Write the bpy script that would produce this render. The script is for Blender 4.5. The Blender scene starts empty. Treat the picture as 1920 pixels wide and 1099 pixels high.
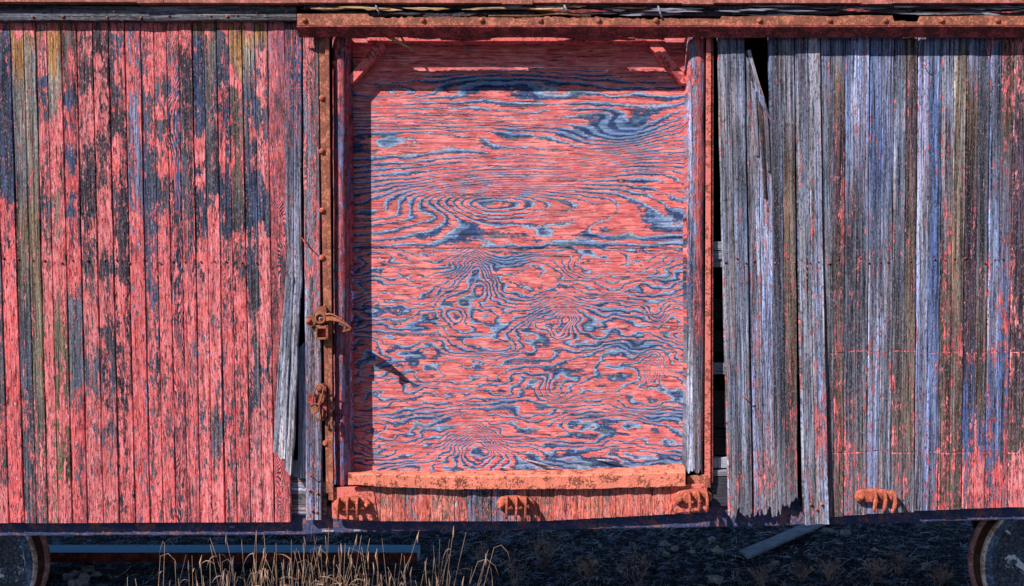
import bpy, bmesh, math, random
import numpy as np
from mathutils import Vector, Matrix
R = math.radians
sc = bpy.context.scene

# ------------------------------------------------------------------ camera
CD, CH, S = 5.2, 2.35, 0.003            # distance to the car side, eye height, metres per photo pixel on the car side
cam_d = bpy.data.cameras.new("camera"); cam = bpy.data.objects.new("camera", cam_d)
sc.collection.objects.link(cam); sc.camera = cam
cam.location = (0, -CD, CH); cam.rotation_euler = (R(90), 0, 0)
cam_d.sensor_width = 36; cam_d.lens = 36 * CD / (1920 * S); cam_d.clip_end = 2000

# ------------------------------------------------------------------ sky, sun, exposure
SUN_TRAVEL = Vector((1.2, 1.0, -1.3)).normalized()
w = bpy.data.worlds.new("World"); sc.world = w; w.use_nodes = True
nt = w.node_tree; nt.nodes.clear()
sky = nt.nodes.new("ShaderNodeTexSky"); sky.sky_type = 'NISHITA'; sky.sun_disc = False
ts = -SUN_TRAVEL
sky.sun_elevation = math.asin(ts.z); sky.sun_rotation = math.atan2(ts.x, ts.y) % (2 * math.pi)
sky.ozone_density = 4.0; sky.dust_density = 0.3; sky.air_density = 1.0
bg = nt.nodes.new("ShaderNodeBackground"); bg.inputs[1].default_value = 0.052
wo = nt.nodes.new("ShaderNodeOutputWorld")
nt.links.new(sky.outputs[0], bg.inputs[0]); nt.links.new(bg.outputs[0], wo.inputs[0])
sl = bpy.data.lights.new("sun", 'SUN'); sl.energy = 5.0; sl.angle = R(0.5); sl.color = (1, .965, .925)
so = bpy.data.objects.new("sun", sl); sc.collection.objects.link(so)
so.rotation_euler = SUN_TRAVEL.to_track_quat('-Z', 'Y').to_euler(); so.location = (-6, -6, 8)
sc.view_settings.view_transform = 'Standard'; sc.view_settings.look = 'None'
sc.view_settings.exposure = 0.62; sc.view_settings.gamma = 1

# ------------------------------------------------------------------ helpers
def P(px, py, d=0.0):
    """a place read off the photo, at depth d behind the car side"""
    k = S * (CD + d) / CD
    return np.array(((px - 960) * k, d, CH - (py - 549.5) * k))

def tag(o, label=None, cat=None, group=None, kind=None):
    for k, v in (('label', label), ('category', cat), ('group', group), ('kind', kind)):
        if v: o[k] = v
    return o

def empty(name, loc=(0, 0, 0), parent=None):
    o = bpy.data.objects.new(name, None); sc.collection.objects.link(o); o.location = loc
    o.empty_display_size = .2
    if parent: o.parent = parent
    return o

def hsh(ix, iy, seed):
    n = (ix.astype(np.int64) * 374761393 + iy.astype(np.int64) * 668265263 + seed * 982451653) & 0xffffffff
    n = ((n ^ (n >> 13)) * 1274126177) & 0xffffffff
    return ((n ^ (n >> 16)) & 0xffff) / 65535.0

def vn(x, y, seed=0):
    x = np.asarray(x, float); y = np.asarray(y, float)
    ix = np.floor(x); iy = np.floor(y); fx = x - ix; fy = y - iy
    fx = fx * fx * fx * (fx * (fx * 6 - 15) + 10); fy = fy * fy * fy * (fy * (fy * 6 - 15) + 10)
    a = hsh(ix, iy, seed); b = hsh(ix + 1, iy, seed); c = hsh(ix, iy + 1, seed); d = hsh(ix + 1, iy + 1, seed)
    return (a * (1 - fx) + b * fx) * (1 - fy) + (c * (1 - fx) + d * fx) * fy

def fbm(x, y, seed=0, o=4):
    t = 0; a = .5; x = np.asarray(x, float); y = np.asarray(y, float)
    for k in range(o):
        t = t + a * vn(x * 2 ** k, y * 2 ** k, seed + 17 * k); a *= .5
    return t / (1 - .5 ** o)

class MB:
    def __init__(s): s.v = []; s.f = []; s.sm = []
    def add(s, vs, fs, smooth=False):
        b = len(s.v); s.v += [tuple(map(float, v)) for v in vs]
        s.f += [tuple(b + i for i in f) for f in fs]; s.sm += [smooth] * len(fs)
        return s
    def hexa(s, c):          # 8 corners: 0-3 front loop, 4-7 back loop
        return s.add(c, [(0, 1, 2, 3), (7, 6, 5, 4), (0, 4, 5, 1), (1, 5, 6, 2), (2, 6, 7, 3), (3, 7, 4, 0)])
    def box(s, x0, x1, y0, y1, z0, z1):
        return s.hexa([(x0, y0, z1), (x1, y0, z1), (x1, y0, z0), (x0, y0, z0), (x0, y1, z1), (x1, y1, z1), (x1, y1, z0), (x0, y1, z0)])
    def pbox(s, px0, py0, px1, py1, d0, d1):   # block whose front face covers photo pixels
        a = P(px0, py0, d0); b = P(px1, py1, d0)
        return s.box(a[0], b[0], d0, d1, b[2], a[2])
    def prism(s, pts, d0, d1, smooth=False):   # polygon of photo pixels, extruded in depth
        n = len(pts); fr = [P(x, y, d0) for x, y in pts]; bk = [(p[0], d1, p[2]) for p in fr]
        s.add(fr + bk, [tuple(range(n)), tuple(range(2 * n - 1, n - 1, -1))])
        b = len(s.v) - 2 * n
        for i in range(n):
            j = (i + 1) % n; s.f.append((b + i, b + n + i, b + n + j, b + j)); s.sm.append(smooth)
        return s
    def tube(s, pts, rad, n=6, closed=False):
        pts = [Vector(p) for p in pts]; m = len(pts)
        if not hasattr(rad, '__len__'): rad = [rad] * m
        vs = []; up = None
        for i, p in enumerate(pts):
            t = (pts[min(i + 1, m - 1)] - pts[max(i - 1, 0)]) if not closed else (pts[(i + 1) % m] - pts[i - 1])
            t = t.normalized() if t.length > 1e-9 else Vector((0, 0, 1))
            if up is None: up = t.orthogonal().normalized()
            up = (up - t * up.dot(t)); up = up.normalized() if up.length > 1e-6 else t.orthogonal().normalized()
            bi = t.cross(up)
            for k in range(n):
                a = 2 * math.pi * k / n
                vs.append(p + (up * math.cos(a) + bi * math.sin(a)) * rad[i])
        fs = []
        for i in range(m if closed else m - 1):
            for k in range(n):
                a = i * n + k; b = i * n + (k + 1) % n; q = ((i + 1) % m) * n
                fs.append((a, b, q + (k + 1) % n, q + k))
        if not closed: fs += [tuple(range(n - 1, -1, -1)), tuple(range((m - 1) * n, m * n))]
        return s.add(vs, fs, True)
    def dome(s, c, r, h, axis=(0, -1, 0), n=14, rings=5, rim=.15):   # a bolt or rivet head
        ax = Vector(axis).normalized(); u = ax.orthogonal().normalized(); v = ax.cross(u); c = Vector(c)
        prof = [(1.0, 0), (1.0, rim)] + [(math.cos(a), rim + (1 - rim) * math.sin(a)) for a in [math.pi / 2 * k / rings for k in range(1, rings)]]
        vs = [c + (u * math.cos(2 * math.pi * k / n) + v * math.sin(2 * math.pi * k / n)) * r * q + ax * h * z for q, z in prof for k in range(n)]
        vs.append(c + ax * h)
        fs = [(i * n + k, i * n + (k + 1) % n, (i + 1) * n + (k + 1) % n, (i + 1) * n + k) for i in range(len(prof) - 1) for k in range(n)]
        b = (len(prof) - 1) * n
        fs += [(b + k, b + (k + 1) % n, len(vs) - 1) for k in range(n)]
        return s.add(vs, fs, True)
    def build(s, name, mat, parent=None, bevel=0, smooth_all=None, dent=0, seed=0, sub=0):
        me = bpy.data.meshes.new(name); me.from_pydata(s.v, [], s.f)
        me.polygons.foreach_set('use_smooth', s.sm if smooth_all is None else [smooth_all] * len(s.f))
        bm = bmesh.new(); bm.from_mesh(me); bmesh.ops.recalc_face_normals(bm, faces=bm.faces)
        if bevel: bmesh.ops.bevel(bm, geom=list(bm.edges), offset=bevel, segments=2, affect='EDGES', profile=.5, clamp_overlap=True)
        if sub: bmesh.ops.subdivide_edges(bm, edges=[e for e in bm.edges if e.calc_length() > sub], cuts=int(6), use_grid_fill=True)
        if dent:
            for v in bm.verts:
                x, y, z = v.co
                q = (vn(np.array([x * 30 + y * 7]), np.array([z * 30 + y * 19]), seed)[0] - .5)
                q2 = (vn(np.array([x * 34 + y * 9]), np.array([z * 31 - y * 17]), seed + 5)[0] - .5)
                v.co += Vector((q2 * .6, q, q2)) * dent
        bm.to_mesh(me); bm.free()
        if mat: me.materials.append(mat)
        o = bpy.data.objects.new(name, me); sc.collection.objects.link(o)
        if parent: o.parent = parent
        return o

# ------------------------------------------------------------------ node helpers
class NT:
    def __init__(s, name):
        s.m = bpy.data.materials.new(name); s.m.use_nodes = True; s.t = s.m.node_tree
        s.b = s.t.nodes['Principled BSDF']; s.o = s.t.nodes['Material Output']
    def n(s, t, **k):
        x = s.t.nodes.new(t)
        for a, b in k.items(): setattr(x, a, b)
        return x
    def set(s, i, v):
        if v is None: return
        if isinstance(v, bpy.types.NodeSocket): s.t.links.new(v, i)
        elif hasattr(v, '__len__') and len(v) == 3 and i.type == 'RGBA': i.default_value = (*v, 1)
        else: i.default_value = v
    def math(s, op, a, b=None, c=None, clamp=False):
        x = s.n('ShaderNodeMath', operation=op, use_clamp=clamp)
        for i, v in enumerate((a, b, c)): s.set(x.inputs[i], v)
        return x.outputs[0]
    def mul(s, a, b): return s.math('MULTIPLY', a, b)
    def add(s, a, b): return s.math('ADD', a, b)
    def sub(s, a, b): return s.math('SUBTRACT', a, b)
    def ramp(s, v, a, b, lo=0., hi=1.):
        x = s.n('ShaderNodeMapRange', interpolation_type='SMOOTHSTEP')
        s.set(x.inputs[0], v); s.set(x.inputs[1], a); s.set(x.inputs[2], b); s.set(x.inputs[3], lo); s.set(x.inputs[4], hi)
        return x.outputs[0]
    def mix(s, f, a, b, blend='MIX'):
        x = s.n('ShaderNodeMix', data_type='RGBA', blend_type=blend)
        s.set(x.inputs[0], f); s.set(x.inputs[6], a); s.set(x.inputs[7], b)
        return x.outputs[2]
    def attr(s, name, vec=False, fac=False):
        x = s.n('ShaderNodeAttribute', attribute_name=name)
        return x.outputs['Vector'] if vec else (x.outputs['Fac'] if fac else x.outputs['Color'])
    def scale(s, v, xyz, off=(0, 0, 0)):
        x = s.n('ShaderNodeMapping'); s.set(x.inputs[0], v); x.inputs['Scale'].default_value = xyz; x.inputs['Location'].default_value = off
        return x.outputs[0]
    def noise(s, v, xyz=(1, 1, 1), det=3, rough=.55, dist=0, off=(0, 0, 0)):
        x = s.n('ShaderNodeTexNoise'); s.set(x.inputs['Vector'], s.scale(v, xyz, off)); x.inputs['Scale'].default_value = 1
        x.inputs['Detail'].default_value = det; x.inputs['Roughness'].default_value = rough; x.inputs['Distortion'].default_value = dist
        return x.outputs['Fac']
    def bump(s, h, strength=.5, dist=.003, normal=None):
        x = s.n('ShaderNodeBump'); x.inputs['Strength'].default_value = strength; x.inputs['Distance'].default_value = dist
        s.set(x.inputs['Height'], h); s.set(x.inputs['Normal'], normal)
        return x.outputs[0]
    def out(s, col, rough=.75, normal=None, metal=0, spec=.3):
        s.set(s.b.inputs['Base Color'], col); s.set(s.b.inputs['Roughness'], rough); s.set(s.b.inputs['Metallic'], metal)
        s.b.inputs['Specular IOR Level'].default_value = spec
        if normal is not None: s.set(s.b.inputs['Normal'], normal)
        return s.m
    def obj(s): return s.n('ShaderNodeTexCoord').outputs['Object']
    def hsv_val(s, c, v): return s.mix(1.0, c, v, 'MULTIPLY')
    def grey(s, v):
        x = s.n('ShaderNodeCombineColor'); [s.set(x.inputs[i], v) for i in range(3)]
        return x.outputs[0]

# ------------------------------------------------------------------ materials
def mat_board():
    """peeling paint on weathered boards: wp = (across, along, seed) in metres, paint = cover 0..1, tone = colour of the bare wood"""
    t = NT("peeling_painted_board")
    wp = t.attr('wp', vec=True); pa = t.attr('paint', fac=True); tone = t.attr('tone'); gh = t.attr('grain', fac=True); gw = t.attr('grainw', fac=True)
    red = t.attr('pigment')
    fine = t.noise(wp, (150, 4.5, 1), 4, .65)
    fine2 = t.noise(wp, (95, 1.5, 1), 3, .6, off=(3, 1, 4))
    spk = t.noise(wp, (150, 60, 1), 3, .65)
    mid = t.noise(wp, (58, 15, 1), 6, .66, .4)
    blob = t.noise(wp, (22, 6.5, 1), 3, .55, .5, (7, 3, 1))
    flake = t.noise(wp, (110, 38, 1), 5, .7, .5, (2, 9, 3))
    band = t.math('FRACT', t.add(gh, t.mul(t.sub(mid, .5), .9)))
    tri = t.math('ABSOLUTE', t.sub(t.mul(band, 2), 1))
    m = t.add(.5, t.mul(t.sub(pa, .5), .70))
    for n_, k_ in ((mid, 1.55), (blob, .5), (flake, 1.05), (fine, .85), (spk, .45)): m = t.add(m, t.mul(t.sub(n_, .5), k_))
    m = t.add(m, t.mul(t.mul(t.sub(tri, .5), gw), .8))
    mask = t.ramp(m, .49, .53)
    # wood: streaks of dark and pale fibre, brown or blue
    g = t.add(t.mul(t.ramp(fine, .34, .68), .85), t.mul(t.ramp(fine2, .36, .66), .85))
    g = t.add(g, t.mul(t.mul(t.sub(tri, .5), gw), .5))
    wood = t.mix(1.0, tone, t.grey(t.add(t.mul(g, .88), .14)), 'MULTIPLY')
    hue = t.noise(wp, (60, 1.1, 1), 3, .6, off=(11, 5, 2))
    wood = t.mix(t.mul(t.ramp(hue, .51, .62), .75), wood, t.mix(1.0, wood, (1.05, .72, .52), 'MULTIPLY'))
    wood = t.mix(t.mul(t.ramp(hue, .46, .32), .6), wood, t.mix(1.0, wood, (.72, .92, 1.5), 'MULTIPLY'))
    stain = t.noise(wp, (42, .9, 1), 4, .6, .2, (21, 4, 6))
    wood = t.mix(t.mul(t.ramp(stain, .53, .66), .80), wood, t.mix(1.0, wood, (.30, .22, .20), 'MULTIPLY'))
    crack = t.ramp(t.noise(wp, (130, 1.7, 1), 3, .7, off=(1, 8, 2)), .35, .41)
    wood = t.mix(1.0, wood, t.grey(t.add(t.mul(crack, .90), .10)), 'MULTIPLY')
    pit = t.ramp(t.noise(wp, (130, 34, 1), 3, .7, off=(6, 3, 8)), .38, .45)
    wood = t.mix(1.0, wood, t.grey(t.add(t.mul(pit, .6), .4)), 'MULTIPLY')
    wood = t.mix(t.mul(t.ramp(spk, .56, .70), .5), wood, (.40, .40, .54))
    # pale rim where the paint has just let go
    rim = t.mul(t.ramp(m, .41, .49), t.sub(1, mask))
    wood = t.mix(t.mul(rim, .30), wood, (.46, .38, .46))
    # paint
    pn = t.noise(wp, (40, 14, 1), 5, .65, off=(2, 2, 9)); pn2 = t.noise(wp, (110, 16, 1), 5, .72, off=(5, 5, 1))
    pc = t.mix(t.ramp(pn, .38, .64), red, t.mix(1.0, red, (1.20, 1.95, 2.05), 'MULTIPLY'))
    pc = t.mix(t.mul(t.ramp(pn2, .48, .64), .75), pc, t.mix(1.0, red, (.30, .34, .50), 'MULTIPLY'))
    pc = t.mix(t.mul(t.ramp(t.noise(wp, (75, 24, 1), 5, .72, off=(9, 1, 1)), .54, .68), .50), pc, (.52, .27, .31))
    stk = t.noise(wp, (85, 2.4, 1), 4, .65, .2, (31, 2, 5))
    pc = t.mix(t.mul(t.ramp(stk, .53, .64), .50), pc, t.mix(1.0, red, (.52, .42, .52), 'MULTIPLY'))
    pc = t.mix(t.mul(t.ramp(stk, .46, .34), .42), pc, (.82, .30, .31))
    thin = t.noise(wp, (16, 2.2, 1), 3, .6, off=(13, 2, 5))
    pc = t.mix(t.mul(t.ramp(thin, .55, .70), .38), pc, t.mix(.5, t.mix(1.0, red, (.55, .6, .8), 'MULTIPLY'), wood))
    scab = t.noise(wp, (95, 40, 1), 4, .7, .3, (17, 8, 2))
    pc = t.mix(t.mul(t.ramp(scab, .635, .67), .85), pc, (.075, .05, .07))
    pc = t.mix(t.mul(t.ramp(scab, .385, .35), .7), pc, (.62, .42, .46))
    ck = t.ramp(t.noise(wp, (105, 12, 1), 5, .78, .8, (4, 4, 2)), .40, .44)
    pc = t.mix(1.0, pc, t.grey(t.add(t.mul(ck, .82), .18)), 'MULTIPLY')
    edge = t.ramp(m, .53, .57)
    pc = t.mix(1.0, pc, t.grey(t.add(t.mul(edge, .55), .45)), 'MULTIPLY')
    col = t.mix(mask, wood, pc)
    h = t.add(t.mul(t.ramp(m, .47, .56), 1.0), t.add(t.mul(fine, .9), t.mul(fine2, .5)))
    h = t.add(h, t.add(t.mul(crack, .9), t.add(t.mul(ck, .6), t.mul(pit, .4))))
    return t.out(col, t.add(.78, t.mul(mask, -.10)), t.bump(h, .9, .0045), spec=.18)

def mat_ply():
    t = NT("weathered_plywood")
    wp = t.attr('wp', vec=True); gh = t.attr('grain', fac=True); pa = t.attr('paint', fac=True); gw = t.attr('grainw', fac=True)
    fine = t.noise(wp, (5, 125, 1), 4, .68); fine2 = t.noise(wp, (2.5, 70, 1), 3, .6, off=(4, 2, 1))
    mid = t.noise(wp, (16, 55, 1), 6, .66, .4); lo = t.noise(wp, (5, 10, 1), 4, .55, .4, off=(3, 3, 3))
    jag = t.noise(wp, (60, 85, 1), 4, .65)
    h = t.add(gh, t.add(t.mul(t.sub(mid, .5), .8), t.mul(t.sub(jag, .5), .62)))
    fr = t.math('FRACT', h)
    saw = t.math('PINGPONG', fr, .5)
    m = t.add(t.mul(saw, 2), t.sub(t.mul(pa, 1.2), .615))
    for n_, k_ in ((fine, .95), (lo, 1.15), (mid, .5), (jag, .5)): m = t.add(m, t.mul(t.sub(n_, .5), k_))
    mask = t.ramp(m, .45, .53)
    side = t.ramp(fr, .30, .70)
    g = t.add(t.mul(t.ramp(fine, .34, .68), .8), t.mul(t.ramp(fine2, .34, .68), .6))
    wood = t.mix(side, (.028, .052, .135), (.14, .215, .37))
    wood = t.mix(1.0, wood, t.grey(t.add(t.mul(g, 1.05), .30)), 'MULTIPLY')
    wood = t.mix(t.mul(t.ramp(t.noise(wp, (7, 14, 1), 4, .6, off=(8, 1, 5)), .55, .66), .55), wood, (.13, .22, .23))
    wood = t.mix(t.mul(t.ramp(t.noise(wp, (8, 16, 1), 4, .6, off=(1, 7, 5)), .55, .68), .6), wood, (.03, .028, .05))
    rim = t.mul(t.ramp(m, .16, .44), t.sub(1, mask))
    wood = t.mix(t.mul(rim, t.add(.15, t.mul(side, .75))), wood, (.40, .47, .62))
    pn = t.noise(wp, (12, 30, 1), 5, .62, off=(2, 7, 1))
    pc = t.mix(t.ramp(pn, .38, .64), (.67, .122, .116), (.86, .27, .25))
    pc = t.mix(t.mul(t.ramp(t.noise(wp, (5, 110, 1), 5, .72, off=(1, 4, 6)), .48, .60), .70), pc, (.28, .065, .085))
    pc = t.mix(t.mul(t.ramp(t.noise(wp, (40, 90, 1), 4, .7, off=(6, 1, 2)), .56, .70), .45), pc, (.58, .33, .38))
    pc = t.mix(t.mul(t.ramp(t.noise(wp, (3, 5, 1), 4, .6, off=(3, 1, 7)), .52, .70), .40), pc, (.36, .10, .10))
    ck = t.ramp(t.noise(wp, (5, 95, 1), 5, .78, .5, (4, 4, 2)), .385, .43)
    pc = t.mix(1.0, pc, t.grey(t.add(t.mul(ck, .80), .20)), 'MULTIPLY')
    pc = t.mix(1.0, pc, t.grey(t.add(t.mul(t.ramp(m, .53, .58), .45), .55)), 'MULTIPLY')
    col = t.mix(mask, wood, pc)
    hh = t.add(t.mul(mask, .9), t.add(t.mul(fine, .9), t.mul(ck, .6)))
    return t.out(col, .76, t.bump(hh, .8, .0035), spec=.18)

def mat_rust(name, a=(.30, .085, .035), b=(.10, .035, .025), c=None, cov=.5, bump=.6, scale=1.0):
    t = NT(name); o = t.obj()
    n1 = t.noise(o, (14 * scale,) * 3, 6, .65); n2 = t.noise(o, (70 * scale,) * 3, 4, .65, off=(3, 1, 2)); n3 = t.noise(o, (230 * scale,) * 3, 3, .6)
    col = t.mix(t.ramp(t.add(t.mul(n1, .6), t.mul(n2, .4)), .38, .62), b, a)
    col = t.mix(t.mul(t.ramp(n3, .5, .68), .6), col, tuple(min(1, x * 1.7 + .02) for x in a))
    col = t.mix(t.mul(t.ramp(n2, .60, .70), .7), col, tuple(x * .35 for x in b))
    if c:
        m = t.ramp(t.add(t.add(t.mul(t.sub(n1, .5), .8), t.mul(t.sub(n2, .5), .8)), cov), .47, .53)
        col = t.mix(m, col, t.mix(t.ramp(n3, .3, .7), c, tuple(min(1, x * 1.25 + .03) for x in c)))
        hh = t.add(t.mul(m, .8), t.add(n2, t.mul(n3, .5)))
    else:
        hh = t.add(n2, t.mul(n3, .6))
    return t.out(col, .8, t.bump(hh, bump, .004), spec=.25)

def mat_plain_wood(name, a, b, axis=0, rough=.8):
    t = NT(name); o = t.obj()
    sc_ = [160, 160, 160]; sc_[axis] = 5
    n = t.noise(o, tuple(sc_), 4, .65); n2 = t.noise(o, (9, 9, 9), 4, .6); ck = t.ramp(t.noise(o, tuple(x * .8 if x > 10 else 2.5 for x in sc_), 3, .7, off=(2, 2, 2)), .33, .40)
    col = t.mix(t.ramp(t.add(t.mul(n, .65), t.mul(n2, .35)), .35, .65), b, a)
    col = t.mix(1.0, col, t.grey(t.add(t.mul(ck, .85), .15)), 'MULTIPLY')
    return t.out(col, rough, t.bump(t.add(n, ck), .8, .004), spec=.2)

def mat_ground():
    t = NT("cinder_ground"); o = t.obj()
    n1 = t.noise(o, (1.3,) * 3, 5, .6); n2 = t.noise(o, (9, 9, 9), 6, .7); n3 = t.noise(o, (60, 60, 60), 4, .7)
    col = t.mix(t.ramp(n2, .51, .62), (.012, .015, .025), (.30, .38, .56))
    col = t.mix(t.mul(t.ramp(n3, .56, .64), .9), col, (.66, .76, .95))  # pale blue patches are skylit highlights put into the ground colour
    col = t.mix(t.mul(t.ramp(n1, .5, .7), .35), col, (.07, .055, .04))
    v = t.n('ShaderNodeTexVoronoi', feature='F1'); t.set(v.inputs['Vector'], t.scale(o, (38, 38, 38))); v.inputs['Scale'].default_value = 1
    hh = t.add(t.mul(n2, 2.0), t.add(n3, t.sub(1, v.outputs['Distance'])))
    return t.out(col, .9, t.bump(hh, 1.0, .03), spec=.15)

def mat_stone():
    t = NT("pale_stone"); o = t.obj(); n = t.noise(o, (40,) * 3, 4, .6)
    inf = t.n('ShaderNodeObjectInfo').outputs['Random']
    col = t.mix(t.ramp(n, .35, .65), (.42, .40, .42), (.78, .74, .74))
    col = t.mix(t.mul(inf, .5), col, (.50, .44, .46))
    return t.out(col, .8, t.bump(n, .5, .004))

def mat_straw():
    t = NT("dry_straw"); o = t.obj()
    n = t.noise(o, (9, 9, 4), 3, .6); n2 = t.noise(o, (3, 3, 2), 2, .5, off=(4, 0, 0))
    col = t.mix(t.ramp(n, .35, .65), (.12, .07, .055), (.42, .26, .17))
    col = t.mix(t.mul(t.ramp(n2, .45, .65), .45), col, (.25, .19, .21))
    return t.out(col, .7, spec=.25)

def mat_weed():
    t = NT('pale_dry_weed'); o = t.obj(); n = t.noise(o, (9, 9, 9), 3, .6)
    return t.out(t.mix(t.ramp(n, .35, .65), (.34, .20, .19), (.72, .52, .47)), .7, spec=.2)

def mat_litter():
    t = NT("ground_litter"); o = t.obj(); n = t.noise(o, (8, 8, 8), 3, .7)
    col = t.mix(t.ramp(n, .42, .60), (.05, .055, .08), (.85, .88, 1.0))  # bluish white end of the mix is skylight on straw, painted in
    return t.out(col, .8, spec=.2)

def mat_wheel():
    t = NT("rusty_wheel_steel"); o = t.obj()
    n1 = t.noise(o, (7, 7, 7), 5, .6); n2 = t.noise(o, (60, 60, 60), 4, .7)
    col = t.mix(t.ramp(n1, .35, .65), (.22, .075, .06), (.55, .26, .24))
    col = t.mix(t.mul(t.ramp(n2, .55, .7), .6), col, (.66, .42, .40))
    col = t.mix(t.ramp(t.noise(o, (5, 9, 6), 4, .6, .5, (2, 3, 1)), .645, .66), col, (.62, .44, .20))
    return t.out(col, .7, t.bump(n2, .6, .003), spec=.4)

def mat_wheel_face():
    t = NT("greasy_wheel_face"); o = t.obj()
    n1 = t.noise(o, (5, 5, 5), 5, .6, .6); n2 = t.noise(o, (50, 50, 50), 4, .7)
    col = t.mix(t.ramp(n2, .4, .7), (.020, .025, .040), (.15, .18, .27))
    col = t.mix(t.ramp(n1, .545, .57), col, (.75, .80, .90))
    return t.out(col, .6, t.bump(n2, .4, .003), spec=.4)

M = dict(board=mat_board(), ply=mat_ply(), ground=mat_ground(), stone=mat_stone(), straw=mat_straw(), litter=mat_litter(), weed=mat_weed(), wheel=mat_wheel(), face=mat_wheel_face(),
    rust=mat_rust("orange_rust", (.33, .105, .055), (.13, .045, .032), (.40, .13, .075), .45),
    rust_dark=mat_rust("dark_red_rust", (.26, .045, .040), (.075, .022, .020), (.36, .055, .055), .46),
    cast=mat_rust("rusted_casting", (.50, .125, .065), (.20, .05, .032), (.70, .16, .10), .42, 1.0, 1.2),
    latch=mat_rust("rusted_latch", (.36, .12, .06), (.13, .045, .032), (.52, .15, .11), .32, .9, 1.4),
    strip=mat_rust("red_painted_steel", (.42, .10, .05), (.20, .05, .03), (.56, .125, .10), .55, .6),
    thresh=mat_rust("orange_painted_steel", (.40, .11, .06), (.20, .06, .04), (.70, .185, .115), .575, 1.0, 1.3),
    sill=mat_rust("blue_black_steel", (.065, .080, .19), (.022, .028, .070), (.20, .075, .07), .44, .7),
    eave=mat_rust("eave_rust", (.40, .13, .085), (.18, .055, .04), (.46, .14, .12), .45, .5),
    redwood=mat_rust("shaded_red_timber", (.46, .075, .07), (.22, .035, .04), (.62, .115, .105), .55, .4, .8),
    brace=mat_rust('dull_red_timber', (.30, .055, .06), (.14, .03, .035), (.42, .085, .085), .45, .4, .9),
    plankw=mat_plain_wood('skylit_pale_plank', (.66, .74, .86), (.26, .30, .38), 0),  # pale blue of the skylight put into the plank's colour
    tread=mat_rust('worn_tread_steel', (.12, .045, .035), (.05, .02, .018), (.20, .08, .06), .4, .4),
    flange=mat_rust('pinkish_flange_steel', (.55, .27, .26), (.26, .11, .10), (.62, .38, .36), .45, .5),  # lighter, pinkish band next to the dark tread
    rim=mat_rust('highlit_rim_steel', (.75, .48, .40), (.35, .18, .14), (.80, .66, .62), .5, .4),  # highlight along the rim edge, put into the colour
    rimface=mat_rust('blue_grey_rim_steel', (.10, .16, .26), (.04, .05, .08), (.16, .24, .36), .45, .4),
    rot=mat_plain_wood("rotten_dark_wood", (.075, .07, .095), (.018, .015, .02)),
    split=mat_plain_wood("fresh_split_wood", (.58, .36, .17), (.26, .14, .07)),
    inner=mat_plain_wood("inner_grey_wood", (.30, .30, .36), (.09, .09, .12)),
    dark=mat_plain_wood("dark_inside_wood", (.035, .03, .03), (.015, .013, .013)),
    sleeper=mat_plain_wood("old_sleeper_wood", (.10, .085, .08), (.03, .028, .03), 1),
    steel=mat_rust("skylit_blue_beam", (.14, .44, 1.0), (.10, .14, .24), (.22, .58, 1.0), .70, .3, .6),  # the blue is skylight on the beam, put into its base colour
    pale=mat_plain_wood("pale_board_wood", (.42, .42, .48), (.16, .16, .20), 2))

# ------------------------------------------------------------------ board builder
RED = (.73, .114, .112)
def interp(pts, y):
    return np.interp(y, [p[0] for p in pts], [p[1] for p in pts])
def interp3(pts, y):
    return np.stack([np.interp(y, [p[0] for p in pts], [p[1][k] for p in pts]) for k in range(3)], -1)

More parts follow.
